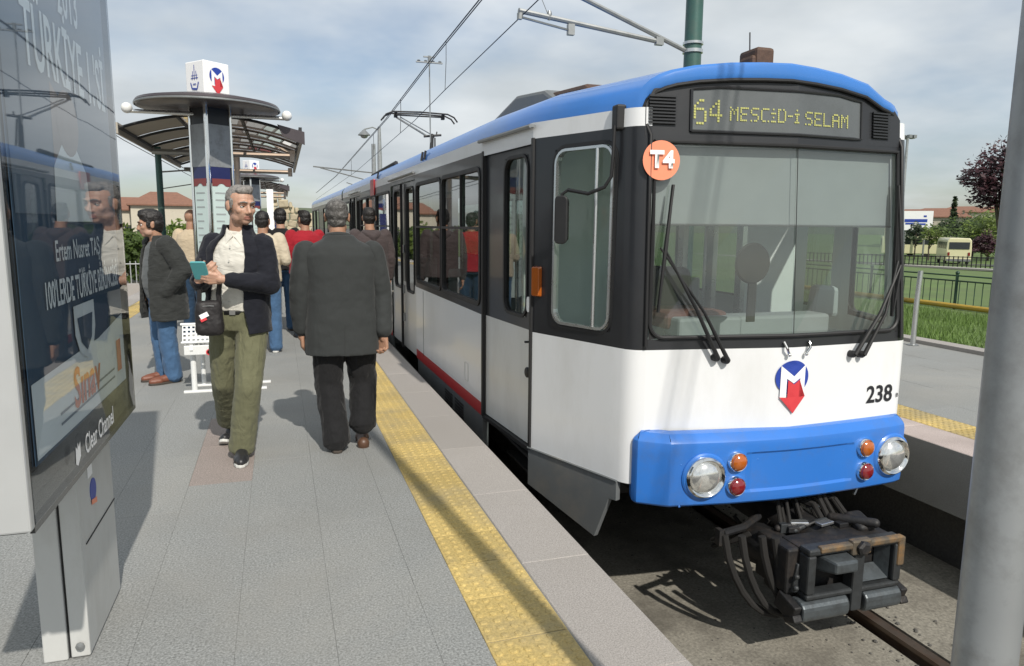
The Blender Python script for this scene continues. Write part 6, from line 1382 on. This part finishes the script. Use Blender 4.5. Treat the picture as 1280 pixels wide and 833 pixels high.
def person(label, loc, rz=0.0, J=None, s=1.0, skin='skin', vox=.008, headyaw=0.0, headpitch=0.0, headroll=0.0, hk=1.0, hairst='short', hairm='hair_dark', top=None, trousers='blue_jeans', shoes=('shoe_black', 'sole_dark'), feet=None, hands=None, eyes_on=True, topm='black_sweater', legr=(.098, .080, .074), toprows=None, topyaw=0.0, sleeve=(.078, .064, .048), tdisp=.010, hem=.86, extra=None, fit=1.0, group=None, trvox=.010):
    P_ = thing('person', label, 'person', loc, rz, group); J = J or base_J(s); T, R_ = head_frame(J['head'], headyaw, headpitch, headroll, hk)
    # body: one continuous surface
    mb = MB(); head_pieces(mb, T, R_, hk); nk = J['neck']
    mb.chain([T((0, .022, -.06)), T((0, .028, -.10)), nk, nk-Vector((0, -.005, .08))], [.056*hk, .056*hk, .062, .085])
    pel = J['pel']; mid = (J['shL']+J['shR'])/2
    loft(mb, [(pel.z-.06, pel.x, pel.y, .14*fit, .10*fit), (pel.z+.1, pel.x, pel.y, .145*fit, .10*fit), ((pel.z+mid.z)/2, (pel.x+mid.x)/2, (pel.y+mid.y)/2, .15*fit, .10*fit), (mid.z-.06, mid.x, mid.y, .155*fit, .095), (mid.z+.02, mid.x, mid.y, .12, .08)], topyaw)
    for q in 'LR':
        mb.chain([J['sh'+q], J['el'+q], J['wr'+q]], [.055, .042, .031]); mb.chain([J['hip'+q], J['knee'+q], J['ank'+q]+Vector((0, 0, .03))], [.078, .055, .040])
    hd = hands or {}
    for q, sd in (('L', 1), ('R', -1)):
        d, n, cu = hd.get(q, ((0, -.05, -1), ((-1 if q == 'L' else 1), 0, 0), .55)); hand(mb, J['wr'+q]+Vector(d).normalized()*.022, d, n, hd.get('side'+q, -1 if q == 'L' else 1), cu, .98*s)
    mats = [skin, 'lips', 'stubble'] if vox < .0065 else [skin]
    body_ = remesh(mb, 'body', mats, P_, vox, 2 if vox < .0065 else 1, post=sculpt(T, R_, hk, J['head'], len(mats)) if vox < .009 else None)
    if eyes_on: eyes(P_, T, R_, hk, hairm)
    if hairst: hair(P_, T, R_, hk, hairst, hairm)
    # trousers
    mb = MB(); a, b, c = legr
    loft(mb, [(pel.z-.10, pel.x, pel.y, .155*fit, .115*fit), (pel.z-.03, pel.x, pel.y, .17*fit, .125*fit), (pel.z+.05, pel.x, pel.y, .160*fit, .118*fit), (pel.z+.10, pel.x, pel.y, .152*fit, .112*fit)], topyaw*.6)
    for q in 'LR':
        k_ = J['knee'+q]; an = J['ank'+q]; h_ = J['hip'+q]; low = an+(an-k_).normalized()*.0
        mb.chain([h_, h_*.5+k_*.5+Vector((0, 0, 0)), k_, k_*.5+an*.5, low], [a, (a+b)/2+.002, b, (b+c)/2, c])
        dn = (an-k_).normalized(); mb.tube([an-dn*.10, an+dn*.005, an+dn*.035], [c*.98, c*1.04, c*1.0], 14)
    remesh(mb, 'trousers', trousers, P_, trvox, 3, disp=tdisp*1.2, dscale=.07)
    # shoes
    fk = feet or {}
    for q in 'LR':
        toe, pitch, lift = fk.get(q, ((0, -1), 0.0, 0.0)); an = J['ank'+q]; shoe(P_, (an.x, an.y, 0), toe, shoes[0], shoes[1], lift, .27*s, pitch)
    # upper garment: closed loft with sleeves unless the caller builds it
    if top is None:
        mb = MB(); rows = toprows or [(hem*s, .195), (.95*s, .190), (1.08*s, .185), (1.2*s, .192), (1.30*s, .195), (1.365*s, .17), (1.41*s, .10), (1.435*s, .078)]
        rr = []
        for z, rx in rows:
            t = min(1, max(0, (z-pel.z)/(mid.z-pel.z))); rr.append((z, pel.x+(mid.x-pel.x)*t, pel.y+(mid.y-pel.y)*t, rx*fit, rx*fit*.68 if z < 1.38*s else rx*.85))
        loft(mb, rr, topyaw); a, b, c = sleeve
        for q in 'LR': mb.chain([J['sh'+q]-Vector((0, 0, .015)), (J['sh'+q]+J['el'+q])/2, J['el'+q], (J['el'+q]+J['wr'+q])/2, J['wr'+q]], [a, (a+b)/2+.004, b, (b+c)/2+.003, c])
        remesh(mb, 'top', topm, P_, max(.008, trvox*.9), 3, disp=tdisp, dscale=.08)
    if extra: extra(P_, J, T, R_)
    return P_
# ---- the walking man with the phone
RA = Vector((-.29, 4.86, 0)); W = lambda x, y, z: Vector((x, y, z))-RA
JA = dict(hipL=W(-.205, 4.85, .87), hipR=W(-.375, 4.90, .87), kneeL=W(-.245, 4.74, .475), kneeR=W(-.40, 4.98, .47), ankL=W(-.300, 4.80, .085), ankR=W(-.405, 5.27, .155), shL=W(-.125, 4.79, 1.38), shR=W(-.415, 4.92, 1.385), elL=W(-.090, 4.735, 1.125), elR=W(-.492, 4.87, 1.135), wrL=W(-.325, 4.615, 1.165), wrR=W(-.492, 4.67, 1.155), head=W(-.240, 4.795, 1.608), neck=W(-.262, 4.85, 1.43), pel=W(-.29, 4.875, .93))
def extra_A(P_, J, T, R_):
    ya = radians(-20); c = (J['shL']+J['shR'])/2; p0 = J['pel']
    def row(z, rx, ry, gl, gr):
        t = min(1.15, max(-.3, (z-p0.z)/(c.z-p0.z))); return (z, p0.x+(c.x-p0.x)*t, p0.y+(c.y-p0.y)*t, rx, ry, gl, gr)
    # shirt
    mb = MB(); loft(mb, [r[:5] for r in (row(.955, .168, .124, 0, 0), row(1.0, .176, .134, 0, 0), row(1.1, .172, .126, 0, 0), row(1.25, .178, .124, 0, 0), row(1.36, .155, .108, 0, 0), row(1.425, .078, .072, 0, 0), row(1.452, .072, .068, 0, 0))], ya)
    sh_ = remesh(mb, 'shirt', 'white_shirt', P_, .008, 3, disp=.010, dscale=.07)
    fwd = Vector((sin(ya), -cos(ya), 0)); lft = Vector((cos(ya), sin(ya), 0)); nk = J['neck']
    for s in (-1, 1):
        b = nk+fwd*.078+Vector((0, 0, -.005)); mb = MB(); o = [b+lft*s*.004+Vector((0, 0, -.005)), b+lft*s*.055-fwd*.035+Vector((0, 0, .045)), b+lft*s*.078-fwd*.045+Vector((0, 0, .002)), b+lft*s*.052+fwd*.012+Vector((0, 0, -.060))]
        mb.add(o+[q+fwd*.008 for q in o], [(0, 1, 2, 3), (7, 6, 5, 4), (0, 3, 7, 4), (3, 2, 6, 7), (2, 1, 5, 6), (1, 0, 4, 5)]); mb.build('collar_flap', 'white_shirt', sh_)
    for i in range(5): mb = MB(); z = 1.36-i*.085; t = (z-p0.z)/(c.z-p0.z); q = p0+(c-p0)*t; mb.lathe([(.005, 0), (.005, .003), (.001, .003)], Vector((q.x, q.y, z))+fwd*(.136 if z < 1.3 else .12), fwd, 8); mb.build('button', 'sole_white', sh_)
    # belt
    mb = MB(); mb.rings([[Vector((p0.x+cos(a)*.163*cos(ya*.6)-sin(a)*.124*sin(ya*.6), p0.y+cos(a)*.163*sin(ya*.6)+sin(a)*.124*cos(ya*.6), z)) for a in [2*pi*i/40 for i in range(40)]] for z in (.935, .968)], False, True); bl_ = mb.build('belt', 'belt_black', P_); bl_.modifiers.new('t', 'SOLIDIFY').thickness = .006
    mb = MB(); q = Vector((p0.x, p0.y, .951))+Vector((sin(ya*.6), -cos(ya*.6), 0))*.130; mb.box(q, (.036, .006, .03), Matrix.Rotation(ya*.6, 3, 'Z')); mb.build('buckle', 'chrome', bl_)
    # open jacket
    mb = MB(); loft_open(mb, [row(.815, .208, .165, .62, .95), row(.90, .206, .160, .50, .85), row(1.0, .200, .154, .42, .75), row(1.12, .197, .148, .40, .66), row(1.24, .200, .142, .42, .60), row(1.33, .200, .138, .42, .55), row(1.39, .165, .118, .46, .55), row(1.43, .105, .094, .55, .62), row(1.465, .092, .086, .62, .72), row(1.490, .090, .088, .70, .8)], ya)
    jk = remesh(mb, 'jacket', 'navy_jacket', P_, .008, 3, disp=.014, dscale=.09)
    for q in 'LR':
        mb = MB(); mb.chain([J['sh'+q]-Vector((0, 0, .012)), (J['sh'+q]+J['el'+q])/2, J['el'+q], (J['el'+q]+J['wr'+q])/2, J['wr'+q]-(J['wr'+q]-J['el'+q]).normalized()*.02], [.072, .073, .068, .060, .047]); remesh(mb, 'sleeve', 'navy_jacket', jk, .008, 3, disp=.016, dscale=.07)
    # phone in its teal case
    M = Matrix.Translation(W(-.475, 4.575, 1.225)) @ (Matrix.Rotation(radians(-14), 4, 'Z') @ Matrix.Rotation(radians(-35), 4, 'X') @ Matrix.Rotation(radians(8), 4, 'Y'))
PA_ = person('man in open navy jacket, white shirt and olive trousers walking towards us, phone in hand', RA, 0, JA, skin='skin', vox=.0048, headyaw=radians(30), headpitch=radians(4), hairst='short', hairm='hair_grey', top='own', trousers='olive_trousers', shoes=('shoe_black', 'sole_white'), feet={'L': ((-.02, -1), 0.0, 0.0), 'R': ((-.15, -1), radians(-28), .0)}, hands={'L': ((-1, -.12, .10), (.1, .95, .25), .55), 'R': ((.50, -.55, .45), (.35, .75, .35), .75)}, extra=extra_A, legr=(.102, .084, .082), topyaw=radians(-20), trvox=.008, tdisp=.007)
ph = thing('phone', 'phone in a teal case held in the hands of the walking man', 'phone', RA+W(-.472, 4.585, 1.222)); ph.rotation_euler = (radians(35), 0, radians(-14))
mb = MB(); mb.prism(rrect(.088, .130, .010, 3), -.006, .006, lambda x, y, h: Vector((x, h, y))); mb.build('case', 'phone_teal', ph, bevel=.003)
mb = MB(); mb.prism(rrect(.075, .110, .006, 2), .0062, .0075, lambda x, y, h: Vector((x, h, y))); mb.build('screen', 'phone_dark', ph)
bg_ = thing('shoulder_bag', 'small black bag with a white and red tag hanging in front of the olive trousers', 'bag', RA+W(-.44, 4.70, .93))
mb = MB(); 
for a in range(5): mb.cap((-.045+.02*a, .0, -.07), (-.045+.02*a, -.005, .07), .045, .036, 12)
remesh(mb, 'pouch', 'bag_black', bg_, .006, 4, disp=.008, dscale=.05)
mb = MB(); mb.tube([(-.058, .0, .08), (-.052, -.01, .16), (-.040, .01, .24), (-.05, .08, .35)], .013, 8); mb.tube([(.055, .0, .08), (.052, -.005, .14), (.065, .0, .22)], .015, 8); mb.build('strap', 'bag_black', bg_)
mb = MB(); mb.box((-.03, -.049, .018), (.05, .004, .028), Matrix.Rotation(-.45, 3, 'Y')); tg_ = mb.build('tag', 'print_white', bg_); mb = MB(); mb.box((-.034, -.0485, -.006), (.036, .004, .020), Matrix.Rotation(-.45, 3, 'Y')); mb.build('tag_print', 'print_red', tg_); mb = MB(); mb.tube([(-.06, -.03, .07), (0, -.045, .075), (.05, -.03, .07)], .003, 6); mb.build('zip', 'steel', bg_)
# ---- the grey-suited man seen from behind
RB = Vector((.355, 4.87, 0)); WB = lambda x, y, z: Vector((x, y, z))-RB
JB = dict(hipL=WB(.262, 4.88, .83), hipR=WB(.452, 4.88, .83), kneeL=WB(.258, 4.90, .44), kneeR=WB(.492, 4.96, .43), ankL=WB(.292, 4.77, .085), ankR=WB(.472, 4.86, .165), shL=WB(.135, 4.88, 1.335), shR=WB(.565, 4.88, 1.335), elL=WB(.092, 4.87, 1.05), elR=WB(.618, 4.87, 1.03), wrL=WB(.095, 4.90, .80), wrR=WB(.622, 4.80, .785), head=WB(.343, 4.92, 1.548), neck=WB(.343, 4.90, 1.39), pel=WB(.355, 4.88, .88))
def extra_B(P_, J, T, R_):
    mb = MB(); rr = [(.648, .246, .165), (.75, .245, .163), (.88, .238, .160), (1.0, .224, .155), (1.12, .228, .152), (1.22, .234, .148), (1.30, .236, .138), (1.355, .205, .118), (1.395, .120, .094), (1.43, .082, .082)]
    loft(mb, [(z, .0, .012, rx, ry) for z, rx, ry in rr], 0, 2.6)
    jk = remesh(mb, 'jacket', 'charcoal_suit', P_, .008, 4, disp=.010, dscale=.12)
    for q in 'LR':
        mb = MB(); mb.chain([J['sh'+q]-Vector((0, 0, .02)), (J['sh'+q]+J['el'+q])/2, J['el'+q], (J['el'+q]+J['wr'+q])/2, J['wr'+q]+Vector((0, 0, .02))], [.078, .080, .073, .066, .058]); remesh(mb, 'sleeve', 'charcoal_suit', jk, .008, 3, disp=.012, dscale=.09)
    mb = MB(); nk = J['neck']; mb.tube([nk+Vector((.082*sin(a), -.078*cos(a)+.01, .022+.018*cos(a)-.03*(a/2.4)**2)) for a in [-2.4+4.8*i/24 for i in range(25)]], .020, 10); mb.build('collar', 'charcoal_suit', jk)
    mb = MB(); mb.tube([(0, -.153, .66), (.003, -.150, .75), (0, -.146, .88)], .0035, 6); mb.build('back_vent', 'charcoal_suit', jk)
    mb = MB(); mb.tube([nk+Vector((.070*sin(a), -.066*cos(a)+.012, .045)) for a in [-2.4+4.8*i/20 for i in range(21)]], .010, 8); mb.build('shirt_collar', 'grey_shirt', P_)
PB_ = person('stout man in a charcoal suit jacket and black trousers walking away along the yellow strip', RB, 0, JB, skin='skin_tan', vox=.006, headyaw=radians(176), hk=.97, hairst='balding', hairm='hair_mixed', top='own', trousers='black_trousers', shoes=('shoe_brown', 'sole_dark'), feet={'L': ((0, 1), 0.0, 0.0), 'R': ((.06, 1), radians(-30), .0)}, hands={'L': ((.02, .1, -1), (1, .1, 0), .9), 'R': ((-.05, .0, -1), (-.55, -.6, 0), 1.15)}, extra=extra_B, legr=(.112, .094, .088), fit=1.18, trvox=.009, tdisp=.010)
# ---- the man in profile at the left
def extra_C(P_, J, T, R_):
    mb = MB(); c = (J['shL']+J['shR'])/2; p0 = J['pel']
    def row(z, rx, ry, gl, gr):
        t = min(1.15, max(-.3, (z-p0.z)/(c.z-p0.z))); return (z, p0.x+(c.x-p0.x)*t, p0.y+(c.y-p0.y)*t, rx, ry, gl, gr)
    loft(mb, [r[:5] for r in (row(.80, .17, .14, 0, 0), row(.9, .19, .165, 0, 0), row(1.0, .19, .165, 0, 0), row(1.15, .18, .140, 0, 0), row(1.27, .15, .11, 0, 0), row(1.335, .08, .075, 0, 0))]); remesh(mb, 'shirt', 'grey_shirt', P_, .010, 3, disp=.01)
    mb = MB(); loft_open(mb, [row(.60, .245, .20, .55, .55), row(.72, .240, .200, .50, .50), row(.85, .230, .195, .45, .45), row(1.0, .222, .182, .42, .42), row(1.13, .220, .165, .42, .42), row(1.24, .205, .148, .42, .42), row(1.305, .155, .118, .45, .45), row(1.345, .098, .092, .5, .5), row(1.385, .09, .088, .6, .6)], 0, .024)
    for q in 'LR': mb.chain([J['sh'+q]-Vector((0, 0, .012)), (J['sh'+q]+J['el'+q])/2, J['el'+q], (J['el'+q]+J['wr'+q])/2, J['wr'+q]], [.090, .088, .082, .078, .066])
    remesh(mb, 'jacket', 'dark_jacket', P_, .009, 3, disp=.020, dscale=.11)
JC = base_J(.945, 'pockets'); JC['head'] += Vector((0, -.055, -.005)); JC['neck'] += Vector((0, -.03, 0)); JC['shL'] += Vector((0, -.01, 0)); JC['shR'] += Vector((0, -.01, 0))
PC_ = person('dark haired man in charcoal jacket and blue jeans in profile, hands in pockets', (-1.10, 7.42, 0), radians(-62), JC, .945, skin='skin_tan', vox=.006, headyaw=radians(-18), headpitch=radians(4), hairst='thick', hairm='hair_dark', top='own', trousers='blue_jeans', shoes=('shoe_red', 'sole_dark'), extra=extra_C, legr=(.098, .082, .078), fit=1.1)
# ---- people farther along the platform
P_E = person('bald man in a beige shirt half hidden behind the information totem', (-1.14, 10.35, 0), radians(150), base_J(.985), .985, skin='skin_tan', vox=.010, hairst=None, topm='beige_shirt', trousers='dark_jeans', eyes_on=False, trvox=.012)
P_F = person('dark haired man in cream shirt and jeans, seen from behind beside the phone holder', (-.22, 8.85, 0), radians(168), base_J(.965, 'front'), .965, skin='skin_tan', vox=.010, hairst='short', hairm='hair_dark', topm='cream_shirt', trousers='blue_jeans', shoes=('shoe_black', 'sole_white'), eyes_on=False, trvox=.012, hands={'L': ((.1, -.9, .1), (-1, 0, 0), .6), 'R': ((-.1, -.9, .1), (1, 0, 0), .6)})
P_G = person('person in a black sweater and blue jeans walking away, left of the red jacket', (-.03, 10.6, 0), radians(185), base_J(1.0), 1.0, vox=.010, hairst='thick', hairm='hair_dark', topm='black_sweater', trousers='blue_jeans', eyes_on=False, trvox=.012, fit=1.08)
P_H = person('man in a bright red jacket walking away just beyond the grey suited man', (.27, 9.9, 0), radians(196), base_J(.985, 'front'), .985, skin='skin_tan', vox=.010, hairst='short', hairm='hair_dark', topm='red_jacket', trousers='dark_jeans', eyes_on=False, trvox=.012, fit=1.12, headyaw=radians(14))
def extra_I(P_, J, T, R_):
    mb = MB(); nk = J['neck']; mb.chain([nk+Vector((-.09, .02, .0)), nk+Vector((-.06, .085, -.02)), nk+Vector((0, .11, -.05)), nk+Vector((.06, .085, -.02)), nk+Vector((.09, .02, .0))], [.035, .045, .055, .045, .035]); mb.chain([nk+Vector((0, .09, -.04)), nk+Vector((0, .12, -.14))], [.06, .035]); remesh(mb, 'hood', 'brown_hoodie', P_, .010, 3, disp=.012)
P_I = person('man in a brown hooded jacket facing the tram doors at the platform edge', (.985, 8.75, 0), radians(192), base_J(1.0), 1.0, skin='skin_tan', vox=.010, hairst='short', hairm='hair_dark', topm='brown_hoodie', trousers='black_trousers', eyes_on=False, trvox=.012, fit=1.12, extra=extra_I, headyaw=radians(-16))
